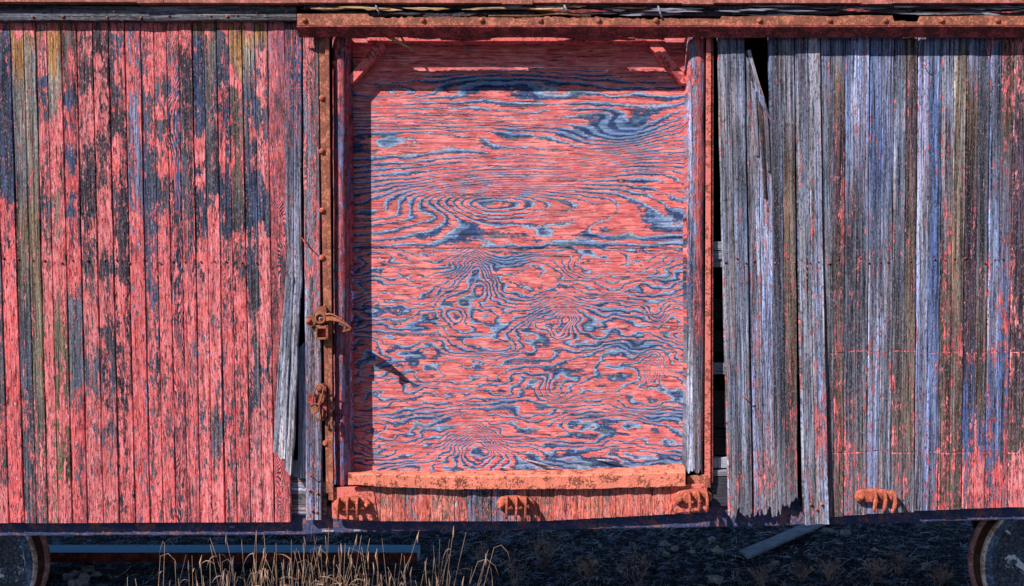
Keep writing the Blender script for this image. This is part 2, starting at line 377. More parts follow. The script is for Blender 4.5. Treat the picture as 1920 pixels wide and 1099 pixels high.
seedc = [0]
def board(name, A, B, C, D, strips, parent=None, d=0.0, th=.022, rows=90, sub=5, tone_noise=.35, end_rag=0, start_rag=0, bow=None, grain=0., gfreq=80,
          round_=0.0, pig=RED, cfn=None, vn_range=None, mat=None, chamfer=.0036, edge_wob=.004, seams=(), gdepth=.0055, prag=None, streak=.85):
    """A,B = start corners (u=0,1), C,D = end corners (u=1,0) in photo pixels at depth d; strips = [(u0,u1,[(v,paint)],[(v,tone)])] with v running in vn_range"""
    seedc[0] += 1; seed = seedc[0]
    rng = np.random.RandomState(seed * 7 + 3)
    A, B, C, D = [P(x, y, d) for x, y in (A, B, C, D)]
    W = np.linalg.norm(B - A); L = np.linalg.norm(D - A)
    us = []; dep = []; sid = []
    for k, (u0, u1, *_) in enumerate(strips):
        wid = (u1 - u0) * W
        ch = min(chamfer / W, (u1 - u0) * .2)
        loc = [u0, u0 + ch * .5, u0 + ch] + list(np.linspace(u0 + ch, u1 - ch, sub + 1)[1:-1]) + [u1 - ch, u1 - ch * .5, u1]
        for q, u in enumerate(loc):
            if k > 0 and q == 0: continue
            us.append(u); sid.append(k)
            e = min(u - u0, u1 - u) / max(ch, 1e-9)
            full = gdepth
            dep.append(full * max(0, 1 - e) ** 1.3 if e < 1 else 0)
    us = np.array(us); dep = np.array(dep); sid = np.array(sid)
    vs = np.unique(np.concatenate([np.linspace(0, 1, rows)] + [np.array([s - .0022, s - .0007, s + .0007, s + .0022]) for s in seams])) if len(seams) else np.linspace(0, 1, rows)
    nu, nv = len(us), len(vs)
    U, V = np.meshgrid(us, vs)
    # ragged ends: each column ends somewhere else
    if end_rag or start_rag or prag is not None:
        fib = np.floor(us * W / .009)
        rag = hsh(fib, fib * 0, seed) ** 1.6 * .65 + .35 * vn(us * W / .03, us * 0, seed + 2)
        rag2 = hsh(fib, fib * 0 + 5, seed) ** 1.6 * .65 + .35 * vn(us * W / .03, us * 0, seed + 9)
        e0 = start_rag * rag2 / L; e1 = end_rag * rag / L
        if prag is not None: e1 = e1 + np.interp(us, [p[0] for p in prag], [p[1] for p in prag])
        V = e0[None, :] + V * (1 - e0 - e1)[None, :]
    wob = (vn(V * L * 6, V * 0 + 3, seed) - .5) * edge_wob / W
    Uw = U + wob * (np.abs(U - .5) * 2)
    pos = (A[None, None] * (1 - Uw)[..., None] + B[None, None] * Uw[..., None]) * (1 - V)[..., None] + (D[None, None] * (1 - Uw)[..., None] + C[None, None] * Uw[..., None]) * V[..., None]
    depth = dep[None, :] + (fbm(V * L * 1.2, U * 1.5, seed + 4, 2) - .5) * .006
    if round_: depth = depth + round_ * (np.abs(U - .5) * 2) ** 2.2
    if bow is not None: depth = depth + bow(V, U)
    pos[..., 1] += depth
    vpar = V if vn_range is None else vn_range[0] + (vn_range[1] - vn_range[0]) * V
    paint = np.zeros_like(U); tone = np.zeros(U.shape + (3,))
    for k, (u0, u1, pp, tt) in enumerate(strips):
        s_ = sid == k
        jit = (vn(U[:, s_] * W * 40, V[:, s_] * 3, seed + k) - .5) * (40 if vn_range else .04)
        paint[:, s_] = interp(pp, vpar[:, s_] + jit) + (fbm(U[:, s_] * W * 48 + seed, V[:, s_] * L * 3.6, seed + 40 + k, 3) - .5) * (.95 if vn_range else .2); tone[:, s_] = interp3(tt, vpar[:, s_] + jit * 2)
    tone *= (1 + tone_noise * (fbm(U * W * 18 + seed, V * L * 1.5, seed + 8, 3) - .5) * 2)[..., None]
    tone *= (1 + streak * (fbm(U * W * 75 + seed * 3, V * L * .9, seed + 12, 3) - .5) * 2)[..., None]
    tone = np.clip(tone, 0.004, .9)
    if cfn is not None: paint, tone = cfn(U, V, vpar, paint, tone)
    for s in seams:
        q = np.abs(V - s) < .0010
        paint = np.where(q & (vn(U * W * 90, V * 0 + seed, seed) > .45), .85, paint)
        pos[..., 1] += np.where(q, .003 * (vn(U * W * 70, V * 0 + seed, seed + 3) > .45), 0)
    X = U * W; Y = V * L
    gr = X * gfreq + (fbm(X * 9, Y * 1.7, seed + 20, 3) - .5) * gfreq * .22 + ((X / W - .5) ** 2) * 3 + Y * 1.5
    pg = np.zeros(U.shape + (3,)); pg[:] = pig
    pg *= np.array((1, 1, 1.)) * rng.uniform(.86, 1.08) ; pg[..., 1:] *= rng.uniform(.85, 1.35)
    pg *= (1 + .22 * (fbm(U * 3, V * L * 2.5, seed + 31, 3) - .5) * 2)[..., None]
    wp = np.stack([X + seed * 1.37, Y + seed * .71, np.full_like(X, seed * 3.3)], -1)
    n = nu * nv
    back = pos.copy(); back[..., 1] = np.maximum(pos[..., 1] * 0 + d + th, pos[..., 1] + .006) if bow is None else pos[..., 1] + th
    verts = np.concatenate([pos.reshape(-1, 3), back.reshape(-1, 3)])
    idx = np.arange(n).reshape(nv, nu)
    a = idx[:-1, :-1].ravel(); b = idx[:-1, 1:].ravel(); c = idx[1:, 1:].ravel(); e = idx[1:, :-1].ravel()
    F = [np.stack([a, e, c, b], -1), np.stack([a, b, c, e], -1) + n]
    for line in (idx[0], idx[:, -1], idx[::-1][0][::-1], idx[::-1, 0]):
        p, q = line[:-1], line[1:]
        F.append(np.stack([p, q, q + n, p + n], -1))
    F = np.concatenate(F)
    me = bpy.data.meshes.new(name); me.from_pydata(verts.tolist(), [], F.tolist())
    def put(nm, ty, arr, key):
        at = me.attributes.new(nm, ty, 'POINT'); at.data.foreach_set(key, np.concatenate([arr, arr]).astype(np.float32).ravel())
    one = np.ones((n, 1))
    put('wp', 'FLOAT_VECTOR', wp.reshape(-1, 3), 'vector'); put('paint', 'FLOAT', paint.reshape(-1), 'value')
    put('tone', 'FLOAT_COLOR', np.concatenate([tone.reshape(-1, 3), one], 1), 'color')
    put('pigment', 'FLOAT_COLOR', np.concatenate([pg.reshape(-1, 3), one], 1), 'color')
    put('grain', 'FLOAT', gr.reshape(-1), 'value'); put('grainw', 'FLOAT', np.full(n, grain), 'value')
    bm = bmesh.new(); bm.from_mesh(me); bmesh.ops.recalc_face_normals(bm, faces=bm.faces); bm.to_mesh(me); bm.free()
    me.materials.append(mat or M['board'])
    me.polygons.foreach_set('use_smooth', [False] * len(me.polygons))
    o = bpy.data.objects.new(name, me); sc.collection.objects.link(o)
    if parent: o.parent = parent
    return o

# ------------------------------------------------------------------ the boxcar
car = empty('boxcar', (0, 1.5, 0))
tag(car, 'weathered red wooden boxcar side with peeling paint, rusty fittings and a plywood door', 'boxcar')
class Root: pass
def kid(o, parent=car):      # keep world placement under the car's empty
    o.parent = parent
    o.matrix_parent_inverse = Matrix.Translation(-Vector(car.location)) if parent is car else parent.matrix_parent_inverse.copy() @ Matrix.Identity(4)
    return o
def sub(o, part):            # a sub-part: parts sit at the car's origin shift, so share its inverse-free frame
    o.parent = part; return o

BL = (.080, .105, .21); BG = (.145, .165, .25); TG = (.30, .26, .22); DB = (.095, .062, .085); LI = (.255, .27, .43); GR = (.21, .215, .27)
OR = (.47, .215, .07); OL = (.22, .175, .115); SB = (.11, .18, .42); BR = (.16, .115, .09); LG = (.29, .295, .38); DG = (.105, .11, .15)
def tt(*a): return list(a)
# left wall strips: paint cover and bare-wood colour down the board (photo rows)
LS = {
 'S0': ([(45,.08),(360,.10),(392,.85),(520,.75),(560,.95),(980,.95)], [(45,LI),(110,BL),(400,BL),(980,BG)]),
 'S1': ([(45,.05),(140,.10),(260,.28),(330,.16),(400,.22),(660,.30),(720,.38),(800,.25),(980,.42)], [(45,OR),(95,OR),(150,TG),(330,GR),(420,OL),(660,BG),(980,GR)]),
 'S2': ([(45,.08),(300,.18),(390,.45),(420,.18),(640,.22),(700,.28),(850,.52),(980,.45)], [(45,OR),(80,TG),(300,TG),(420,OL),(700,OL),(850,OL),(980,GR)]),
 'S3': ([(45,.3),(75,.62),(140,.75),(160,.30),(235,.45),(262,.8),(330,.7),(410,.45),(470,.7),(600,.85),(740,.8),(880,.75),(980,.72)], [(45,OR),(100,GR),(170,BL),(400,BG),(600,OL),(980,OL)]),
 'S4': ([(45,.05),(150,.08),(190,.35),(235,.80),(320,.85),(390,.40),(470,.66),(560,.72),(600,.40),(740,.35),(770,.75),(800,.40),(890,.60),(920,.9),(980,.9)], [(45,OR),(115,OR),(145,TG),(230,OL),(400,OL),(980,(.26,.21,.10))]),
 'S5': ([(45,.30),(100,.34),(118,.70),(160,.66),(185,.30),(200,.85),(255,.86),(270,.45),(300,.30),(345,.80),(390,.30),(410,.60),(500,.52),(540,.55),(590,.5),(620,.25),(740,.35),(770,.62),(830,.75),(980,.85)], [(45,BR),(160,DB),(180,BL),(400,BL),(560,GR),(980,GR)]),
 'S6': ([(45,.5),(85,.72),(120,.28),(160,.36),(185,.74),(215,.35),(235,.62),(280,.45),(300,.36),(345,.22),(405,.15),(425,.52),(490,.44),(530,.62),(600,.82),(640,.68),(700,.30),(760,.82),(980,.88)], [(45,DB),(150,DB),(400,DB),(540,GR),(980,BG)]),
 'S7': ([(45,.55),(75,.40),(105,.35),(120,.75),(145,.45),(180,.82),(240,.84),(280,.42),(330,.55),(350,.40),(385,.74),(480,.80),(520,.50),(535,.85),(600,.84),(620,.30),(650,.34),(700,.50),(720,.58),(790,.85),(820,.5),(850,.85),(980,.86)], [(45,BR),(90,DB),(300,DB),(980,BG)]),
 'S8': ([(45,.45),(80,.36),(130,.58),(165,.34),(200,.55),(235,.30),(260,.62),(320,.58),(360,.46),(430,.55),(520,.50),(560,.70),(620,.64),(740,.58),(800,.72),(980,.74)], [(45,BG),(200,DB),(980,DB)]),
 'S9': ([(45,.74),(120,.62),(150,.80),(200,.55),(270,.40),(380,.42),(398,.85),(500,.90),(700,.88),(840,.84),(980,.88)], [(45,LI),(260,LI),(380,(.26,.30,.52)),(980,LI)]),
 'S10': ([(45,.82),(100,.62),(130,.5),(150,.68),(190,.28),(240,.56),(285,.60),(330,.36),(400,.30),(445,.45),(475,.58),(560,.60),(640,.75),(700,.62),(760,.66),(840,.75),(980,.84)], [(45,BG),(200,BG),(420,BL),(980,GR)]),
 'S11': ([(45,.84),(140,.86),(165,.22),(190,.38),(210,.84),(240,.40),(262,.55),(275,.82),(300,.40),(325,.80),(350,.32),(390,.40),(410,.92),(620,.93),(700,.80),(780,.84),(850,.70),(880,.90),(980,.90)], [(45,BG),(200,GR),(400,BG),(980,GR)]),
 'S12': ([(45,.45),(100,.34),(125,.66),(160,.30),(190,.52),(220,.22),(265,.40),(310,.70),(340,.42),(390,.36),(420,.55),(460,.42),(560,.60),(700,.62),(980,.66)], [(45,BR),(140,SB),(260,SB),(400,BL),(980,BL)]),
 'S13': ([(45,.62),(90,.66),(110,.22),(230,.18),(260,.45),(300,.26),(400,.30),(440,.52),(500,.62),(560,.74),(700,.78),(980,.80)], [(45,BR),(120,DB),(300,DG),(980,BG)]),
 'S14': ([(45,.06),(100,.04),(240,.05),(252,.80),(285,.86),(300,.25),(330,.72),(345,.40),(380,.28),(425,.36),(450,.85),(600,.88),(620,.58),(700,.84),(980,.88)], [(45,OL),(70,OR),(95,BL),(180,BL),(250,BL),(980,BG)]),
 'S15': ([(45,.10),(70,.72),(90,.30),(130,.14),(180,.30),(200,.42),(250,.20),(300,.42),(330,.18),(372,.25),(388,.98),(590,.92),(620,.60),(650,.82),(760,.84),(800,.42),(860,.60),(880,.9),(980,.9)], [(45,OR),(90,TG),(160,GR),(340,BG),(980,GR)]),
 'S16': ([(45,.26),(120,.18),(180,.55),(210,.26),(240,.62),(300,.66),(340,.18),(420,.20),(450,.66),(500,.72),(700,.74),(760,.50),(830,.6),(980,.84)], [(45,BG),(140,BL),(340,BL),(420,BL),(980,BG)]),
 'S17': ([(45,.05),(120,.12),(140,.70),(165,.66),(180,.30),(210,.32),(250,.34),(290,.62),(330,.40),(370,.26),(425,.28),(440,.74),(480,.50),(540,.76),(700,.78),(860,.70),(980,.86)], [(45,OR),(120,(.48,.26,.10)),(160,BR),(330,BR),(420,DG),(980,DG)]),
 'S18': ([(45,.10),(140,.22),(180,.30),(240,.40),(258,.74),(280,.26),(310,.55),(340,.12),(430,.12),(450,.52),(480,.40),(520,.34),(600,.30),(620,.7),(680,.5),(740,.30),(800,.45),(860,.7),(980,.84)], [(45,OR),(85,TG),(160,BG),(340,BL),(430,BL),(620,DG),(980,BG)]),
 'S19': ([(45,.10),(75,.30),(110,.68),(180,.60),(200,.35),(240,.62),(330,.66),(350,.24),(425,.20),(440,.82),(500,.93),(640,.92),(660,.70),(700,.55),(760,.86),(980,.88)], [(45,OR),(75,OR),(110,BG),(330,BG),(430,BL),(980,BG)]),
}
edT = [18.5,43,66,87,114,143,173,203,233,263,287,311,334,360,382,405,428,453,477,501]
edB = [46,66,90,111,136,164,194.5,224,254,282,307,331,351,376,399,422.5,444.5,470.5,493,515]
groups = [('S0',),('S1','S2'),('S3','S4'),('S5',),('S6',),('S7',),('S8',),('S9',),('S10','S11'),('S12','S13'),('S14','S15'),('S16','S17'),('S18','S19')]
def clean(cfg): return cfg
G = .6   # gap in pixels either side of a joint
NAILS_L = []
for k_, (p_, t_) in list(LS.items()): LS[k_] = ([(38, .86), (50, .80), (60, p_[0][1])] + [q for q in p_ if q[0] > 60], t_)
y0L, y1L = 38, 980
def wall_board(names, xT, xB, table, y0, y1, **k):
    W = xT[-1] - xT[0]
    strips = []
    for n_, a, b in zip(names, xT[:-1], xT[1:]):
        p, t = table[n_]; strips.append(((a - xT[0]) / W, (b - xT[0]) / W, p, t))
    y1a, y1b = (y1 if hasattr(y1, '__len__') else (y1, y1))
    if table is LS: strips = [(a_, b_, p_, [(y_, tuple(c_ * (.62 if c[0] < .215 and c[0] / c[2] < 1.5 else .95) for c_ in c)) for y_, c in t_]) for a_, b_, p_, t_ in strips]
    return kid(board('siding_board', (xT[0] + G, y0), (xT[-1] - G, y0), (xB[-1] - G, y1b), (xB[0] + G, y1a), strips, vn_range=(y0, (y1a + y1b) / 2), rows=150, **k))
i = 0
# boards beyond the left edge of the photograph
xt, xb = 18.5 - 30, 46 - 29
wall_board(['S0'], [xt, 18.5], [xb, 46], LS, y0L, 980, d=.0)
for q in range(11):
    nm = ['S5', 'S7', 'S9', 'S6', 'S8', 'S0'][q % 6]
    wall_board([nm], [xt - 30, xt], [xb - 29, xb], LS, y0L, 981, d=.001 * (q % 3)); xt -= 30; xb -= 29
gmap = {'S12': (.75, 95), 'S13': (.35, 95), 'S16': (.2, 90)}
for gi, g in enumerate(groups[1:], 0):
    k = len(g)
    gr = gmap.get(g[0], (.12, 90))
    wall_board(list(g), edT[i:i + k + 1], edB[i:i + k + 1], LS, y0L, 981 - gi * .15, d=[.0, .002, .001, .003][gi % 4], grain=gr[0], gfreq=gr[1])
    i += k
# wavy-grained board with pale cracked paint, then the loose and broken ones by the door
LS['S20'] = ([(45,.60),(150,.66),(330,.62),(480,.50),(700,.56),(850,.62),(980,.72)], [(45,LI),(200,BG),(400,BL),(700,DG),(980,BG)])
wall_board(['S20'], [501, 534], [515, 546], LS, y0L, 979, d=.002, grain=1.1, gfreq=210, pig=(.78, .13, .125))
LS['S21'] = ([(45,.30),(180,.26),(300,.02),(480,-.1),(900,-.2)], [(45,DB),(120,BL),(320,(.17,.18,.27)),(480,LG),(900,LG)])
def split_bow(V, U): return -.030 * np.clip((V - .45) / .55, 0, 1) ** 1.5
o = kid(board('siding_board', (534, 44), (565.5, 44), (566, 520), (535.5, 520), [(0, .5, *LS['S21']), (.5, 1, *LS['S21'])], vn_range=(44, 520), d=-.002, grain=.9, gfreq=150, rows=90))
o['label'] = 'loose grey board split along its length'
def bow2(V, U): return -.004 - .026 * V
tg = [(0, LG), (1, (.42, .41, .47))]
for (a, b, c, e, rg) in [((535, 519), (551, 519), (536, 872), (512, 850), .06), ((551.6, 519), (565.5, 519), (549, 902), (538, 880), .05)]:
    kid(board('split_board', a, b, c, e, [(0, 1, [(0, -.2), (1, -.3)], tg)], d=-.004, bow=bow2, end_rag=rg, rows=70, sub=8, edge_wob=.010, tone_noise=.5, th=.016))
# narrow board under the guide strip, flaking above and grey below
F22 = [(60,.62),(150,.50),(300,.46),(450,.50),(560,.42),(600,.30),(680,.12),(975,.06)]
T22 = [(60,TG),(200,GR),(400,LG),(600,LG),(680,(.22,.19,.27)),(975,(.27,.24,.32))]
kid(board('siding_board', (567, 44), (597, 44), (604, 975), (574, 975), [(0, 1, F22, T22)], vn_range=(44, 975), d=.004, grain=.5, gfreq=150, sub=8, tone_noise=.5))
kid(board('split_board', (559, 655), (572, 640), (574, 897), (558, 897), [(0, 1, [(0, -.25), (1, -.3)], [(0, (.25,.27,.36)), (1, (.33,.36,.46))])], d=.026, rows=60, grain=.5, gfreq=200))
# right wall strips
RS = {
 'A1': ([(75,.05),(600,.05),(700,.2),(760,.14),(840,.34),(900,.45),(975,.35)], [(75,GR),(200,LG),(350,GR),(700,GR),(975,LG)]),
 'A2': ([(75,.04),(640,.08),(700,.26),(750,.12),(830,.26),(880,.32),(975,.30)], [(75,BG),(200,LG),(330,DG),(420,(.20,.24,.36)),(975,GR)]),
 'B1': ([(90,.25),(300,.22),(500,.28),(560,.38),(600,.24),(800,.32),(900,.50),(975,.36)], [(90,LG),(300,(.28,.30,.42)),(700,(.30,.32,.48)),(975,LI)]),
 'B2': ([(180,.22),(400,.40),(500,.36),(560,.16),(800,.20),(900,.40),(975,.34)], [(180,LI),(400,(.30,.36,.54)),(700,LI),(975,LG)]),
 'C1': ([(75,.04),(640,.06),(850,.08),(970,.2)], [(75,BG),(300,DG),(500,(.085,.085,.12)),(800,DG),(900,GR),(970,LG)]),
 'C2': ([(75,.10),(300,.24),(420,.20),(640,.28),(760,.48),(860,.40),(970,.34)], [(75,GR),(200,LG),(330,BR),(700,BR),(970,GR)]),
 'D1': ([(75,.04),(300,.10),(640,.14),(840,.12),(900,.26),(980,.24)], [(75,LI),(200,GR),(500,(.24,.25,.31)),(980,LG)]),
 'D2': ([(75,.10),(250,.12),(520,.22),(640,.18),(740,.5),(775,.98),(850,.85),(880,.55),(905,.26),(980,.22)], [(75,LG),(300,LG),(500,(.33,.35,.46)),(980,LG)]),
 'E1': ([(75,.03),(500,.06),(800,.22),(965,.30)], [(75,LI),(200,GR),(400,(.20,.22,.30)),(700,GR),(965,GR)]),
 'E2': ([(75,.05),(250,.14),(330,.42),(430,.46),(520,.26),(640,.38),(760,.40),(900,.36),(965,.36)], [(75,BG),(160,BR),(300,DB),(700,BR),(965,BR)]),
 'F1': ([(75,.16),(160,.16),(300,.26),(420,.28),(560,.20),(660,.28),(740,.30),(830,.46),(960,.42)], [(75,(.28,.33,.56)),(250,(.25,.31,.50)),(400,BG),(600,DG),(960,GR)]),
 'F2': ([(75,.10),(200,.14),(280,.22),(480,.20),(700,.24),(960,.30)], [(75,(.26,.31,.50)),(250,LI),(420,BG),(600,DG),(960,GR)]),
 'G1': ([(75,.06),(380,.12),(420,.40),(460,.14),(600,.14),(700,.28),(860,.18),(960,.34)], [(75,(.22,.28,.50)),(300,BL),(420,BG),(600,(.24,.27,.40)),(960,LI)]),
 'G2': ([(75,.05),(400,.16),(560,.12),(740,.30),(800,.30),(960,.28)], [(75,LI),(300,BG),(500,(.26,.29,.42)),(960,LG)]),
 'H1': ([(75,.08),(360,.14),(400,.22),(660,.14),(800,.32),(880,.40),(960,.30)], [(75,BG),(250,(.25,.27,.36)),(500,DG),(800,BR),(960,GR)]),
 'H2': ([(75,.14),(300,.12),(600,.15),(760,.36),(860,.40),(960,.34)], [(75,BR),(250,DB),(500,BR),(800,BR),(960,GR)]),
 'I1': ([(75,.05),(160,.24),(240,.34),(330,.12),(640,.12),(900,.14),(960,.16)], [(75,LI),(240,LI),(400,LG),(700,LI),(960,LI)]),
 'I2': ([(75,.03),(640,.06),(760,.16),(860,.48),(960,.34)], [(75,(.22,.29,.52)),(200,SB),(420,(.10,.14,.28)),(640,(.15,.20,.38)),(960,LI)]),
 'J1': ([(75,.12),(200,.26),(300,.34),(420,.34),(560,.38),(650,.48),(760,.36),(900,.46),(955,.52)], [(75,LI),(150,LG),(300,LG),(500,BR),(955,BR)]),
 'J2': ([(75,.05),(300,.14),(500,.24),(640,.40),(670,.46),(760,.24),(955,.32)], [(75,LI),(120,(.42,.36,.32)),(300,(.36,.29,.23)),(600,BR),(955,BR)]),
 'K1': ([(75,.06),(300,.22),(420,.28),(640,.26),(670,.52),(700,.22),(830,.42),(870,.78),(952,.66)], [(75,LI),(180,BR),(400,DB),(640,DB),(820,SB),(952,BR)]),
 'K2': ([(75,.34),(110,.10),(300,.08),(640,.12),(665,.44),(690,.14),(820,.46),(860,.9),(952,.85)], [(75,LI),(180,DG),(400,DG),(780,BR),(830,SB),(952,BR)]),
 'L1': ([(75,.42),(105,.10),(250,.12),(500,.22),(640,.34),(670,.56),(700,.26),(830,.36),(870,.60),(952,.70)], [(75,LI),(180,DG),(420,(.20,.25,.42)),(640,LI),(800,SB),(952,GR)]),
 'L2': ([(75,.62),(120,.48),(200,.42),(330,.34),(460,.50),(560,.52),(640,.42),(670,.60),(720,.36),(860,.45),(890,.80),(952,.78)], [(75,BR),(250,BR),(460,LI),(700,SB),(952,GR)]),
 'M1': ([(75,.62),(130,.40),(300,.30),(340,.52),(380,.24),(520,.32),(600,.62),(640,.34),(670,.50),(720,.30),(840,.40),(870,.9),(952,.92)], [(75,BR),(250,DB),(640,DB),(952,BR)]),
}
for k_, (p_, t_) in list(RS.items()): RS[k_] = ([(y_, q - (.05 if q < .45 else .02)) for y_, q in p_], t_)
re_ = [1538,1562,1586,1609,1632,1655,1678,1700,1722,1745,1768,1790,1814,1837,1859,1880,1903]
rm_ = [1546,1565,1582,1604,1624.5,1648,1671,1693,1714.5,1737,1759,1781,1803,1826,1847,1868,1889]
rn_ = ['E1','E2','F1','F2','G1','G2','H1','H2','I1','I2','J1','J2','K1','K2','L1','L2']
endy = [969, 966, 963, 961, 957.5, 955.5, 953.5, 952]
for k in range(8):
    y1 = endy[k] - (0 if k else 0)
    L = y1 - 66
    wall_board(rn_[2 * k:2 * k + 2], re_[2 * k:2 * k + 3], rm_[2 * k:2 * k + 3], RS, 66, (y1 + .6, y1 - .6), d=[.003, 0, .002, .001][k % 4], seams=[(660 + [3, -1.5, 1, -2, 2.2, 0, 1.6, -1][k] - 66) / L, (848 + [2, 1, -2, 1.4, -1, 2, 0, -1.5][k] - 66) / L], grain=.15, gfreq=120)
xt, xb = 1903, 1889
for q in range(11):
    nm = ['M1', 'L2', 'K1', 'J1', 'H2'][q % 5]
    wall_board([nm], [xt, xt + 32], [xb, xb + 32], RS, 66, 951 - q * .5, d=.001 * (q % 3), seams=[.672, .885]); xt += 32; xb += 32
# the loose boards right of the door
def bowA(V, U): return -.012 * V
o = wall_board(['A1', 'A2'], [1345, 1369, 1396.5], [1366, 1388, 1411], RS, 66, (975, 976), d=-.004, bow=bowA, end_rag=.09, grain=.25, gfreq=150); o['label'] = 'grey loose board with ragged lower end'
o = wall_board(['B1', 'B2'], [1397, 1422, 1447], [1412, 1433, 1454], RS, 66, (978, 976), d=.004, bow=lambda V, U: -.006 * V, end_rag=.12, grain=.3, gfreq=150)
# its broken top: columns start along a slant
me = o.data
Aw, Bw = P(1397, 100, .004), P(1447, 215, .004)
co = np.zeros(len(me.vertices) * 3, np.float32); me.vertices.foreach_get('co', co); co = co.reshape(-1, 3)
uu = np.clip((co[:, 0] - Aw[0]) / (Bw[0] - Aw[0]), 0, 1)
lim = Aw[2] + (Bw[2] - Aw[2]) * uu - hsh(np.floor(co[:, 0] / .007), co[:, 0] * 0, 5) ** 2 * .10 * (uu > .25)
top = P(1397, 66, .004)[2]; bot = P(1397, 700, .004)[2]
tfr = np.clip((co[:, 2] - bot) / (top - bot), 0, 1)
co[:, 2] = np.where(co[:, 2] > bot, bot + tfr * (lim - bot), co[:, 2])
me.vertices.foreach_set('co', co.ravel()); me.update()
o['label'] = 'grey board with broken slanting top'
kid(board('split_board', (1398, 96), (1408, 92), (1449, 240), (1441, 262), [(0, 1, [(0, .1), (1, .05)], [(0, LG), (1, BR)])], d=.010, rows=40, end_rag=.05, th=.012, sub=5, edge_wob=.006))
for (a, b, c, e, dd, tn) in [((1409, 150), (1418, 165), (1424, 300), (1416, 300), -.006, LG), ((1420, 180), (1428, 190), (1436, 290), (1428, 280), -.004, BR), ((1432, 205), (1440, 215), (1446, 330), (1440, 330), -.008, (.16, .15, .18)), ((1424, 230), (1430, 235), (1438, 380), (1432, 370), -.010, (.10, .08, .08))]:
    kid(board('wood_splinter', a, b, c, e, [(0, 1, [(0, .2), (1, .1)], [(0, tn), (1, tn)])], d=dd, rows=24, sub=3, start_rag=.04, end_rag=.05, th=.010))
o = wall_board(['C1', 'C2'], [1441.5, 1465, 1490], [1454, 1475, 1497], RS, 66, (970, 952), d=0.0, end_rag=.10, grain=.2, gfreq=150, bow=lambda V, U: -.004 * V)
o = wall_board(['D1', 'D2'], [1490.5, 1514, 1538], [1504, 1528, 1552], RS, 66, (983, 982), d=-.006, bow=lambda V, U: -.034 * np.clip((V - .25) / .75, 0, 1) ** 1.3, end_rag=.012, grain=.35, gfreq=150)
o['label'] = 'grey board sprung outward at the bottom'
print('boards', seedc[0])

# door panel: two sheets of plywood
def ply(name, x0, x1, y0, y1, field, d=.132, step=2.6, seed=1):
    nx = int((x1 - x0) / step) + 1; ny = int((y1 - y0) / step) + 1
    X, Y = np.meshgrid(np.linspace(x0, x1, nx), np.linspace(y0, y1, ny))
    h, p = field(X, Y)
    k = S * (CD + d) / CD
    px = (X - 960) * k; pz = CH - (Y - 549.5) * k
    n = nx * ny
    depth = d + (fbm(X / 300, Y / 300, seed + 3, 2) - .5) * .006
    fr = np.stack([px, depth, pz], -1).reshape(-1, 3)
    bk = fr.copy(); bk[:, 1] = d + .018
    idx = np.arange(n).reshape(ny, nx)
    a = idx[:-1, :-1].ravel(); b = idx[:-1, 1:].ravel(); c = idx[1:, 1:].ravel(); e = idx[1:, :-1].ravel()
    F = [np.stack([a, e, c, b], -1)]
    ring = np.concatenate([idx[0, :-1], idx[:-1, -1], idx[-1, :0:-1], idx[:0:-1, 0]])
    m = len(ring); vs = np.concatenate([fr, bk[ring]])
    r2 = n + np.arange(m); rn = np.roll(ring, -1); rn2 = np.roll(r2, -1)
    F.append(np.stack([ring, rn, rn2, r2], -1))
    me = bpy.data.meshes.new(name); me.from_pydata(vs.tolist(), [], np.concatenate(F).tolist() + [tuple(int(q) for q in r2[::-1])])
    def put(nm, ty, arr, key):
        arr = np.concatenate([arr, arr[ring]]); at = me.attributes.new(nm, ty, 'POINT'); at.data.foreach_set(key, arr.astype(np.float32).ravel())
    put('wp', 'FLOAT_VECTOR', np.stack([px + seed * 3.1, pz + seed * 1.7, px * 0 + seed * 5.5], -1).reshape(-1, 3), 'vector')
    put('grain', 'FLOAT', h.reshape(-1), 'value'); put('paint', 'FLOAT', p.reshape(-1), 'value'); put('grainw', 'FLOAT', h.reshape(-1) * 0 + 1, 'value')
    bm = bmesh.new(); bm.from_mesh(me); bmesh.ops.recalc_face_normals(bm, faces=bm.faces); bm.to_mesh(me); bm.free()
    me.materials.append(M['ply']); o = bpy.data.objects.new(name, me); sc.collection.objects.link(o)
    return kid(o)
def ga(X, Y, cx, cy, a, b, t=0.0):
    c, s_ = math.cos(t), math.sin(t); u = (X - cx) * c + (Y - cy) * s_; v = -(X - cx) * s_ + (Y - cy) * c
    return np.exp(-((u / a) ** 2 + (v / b) ** 2))
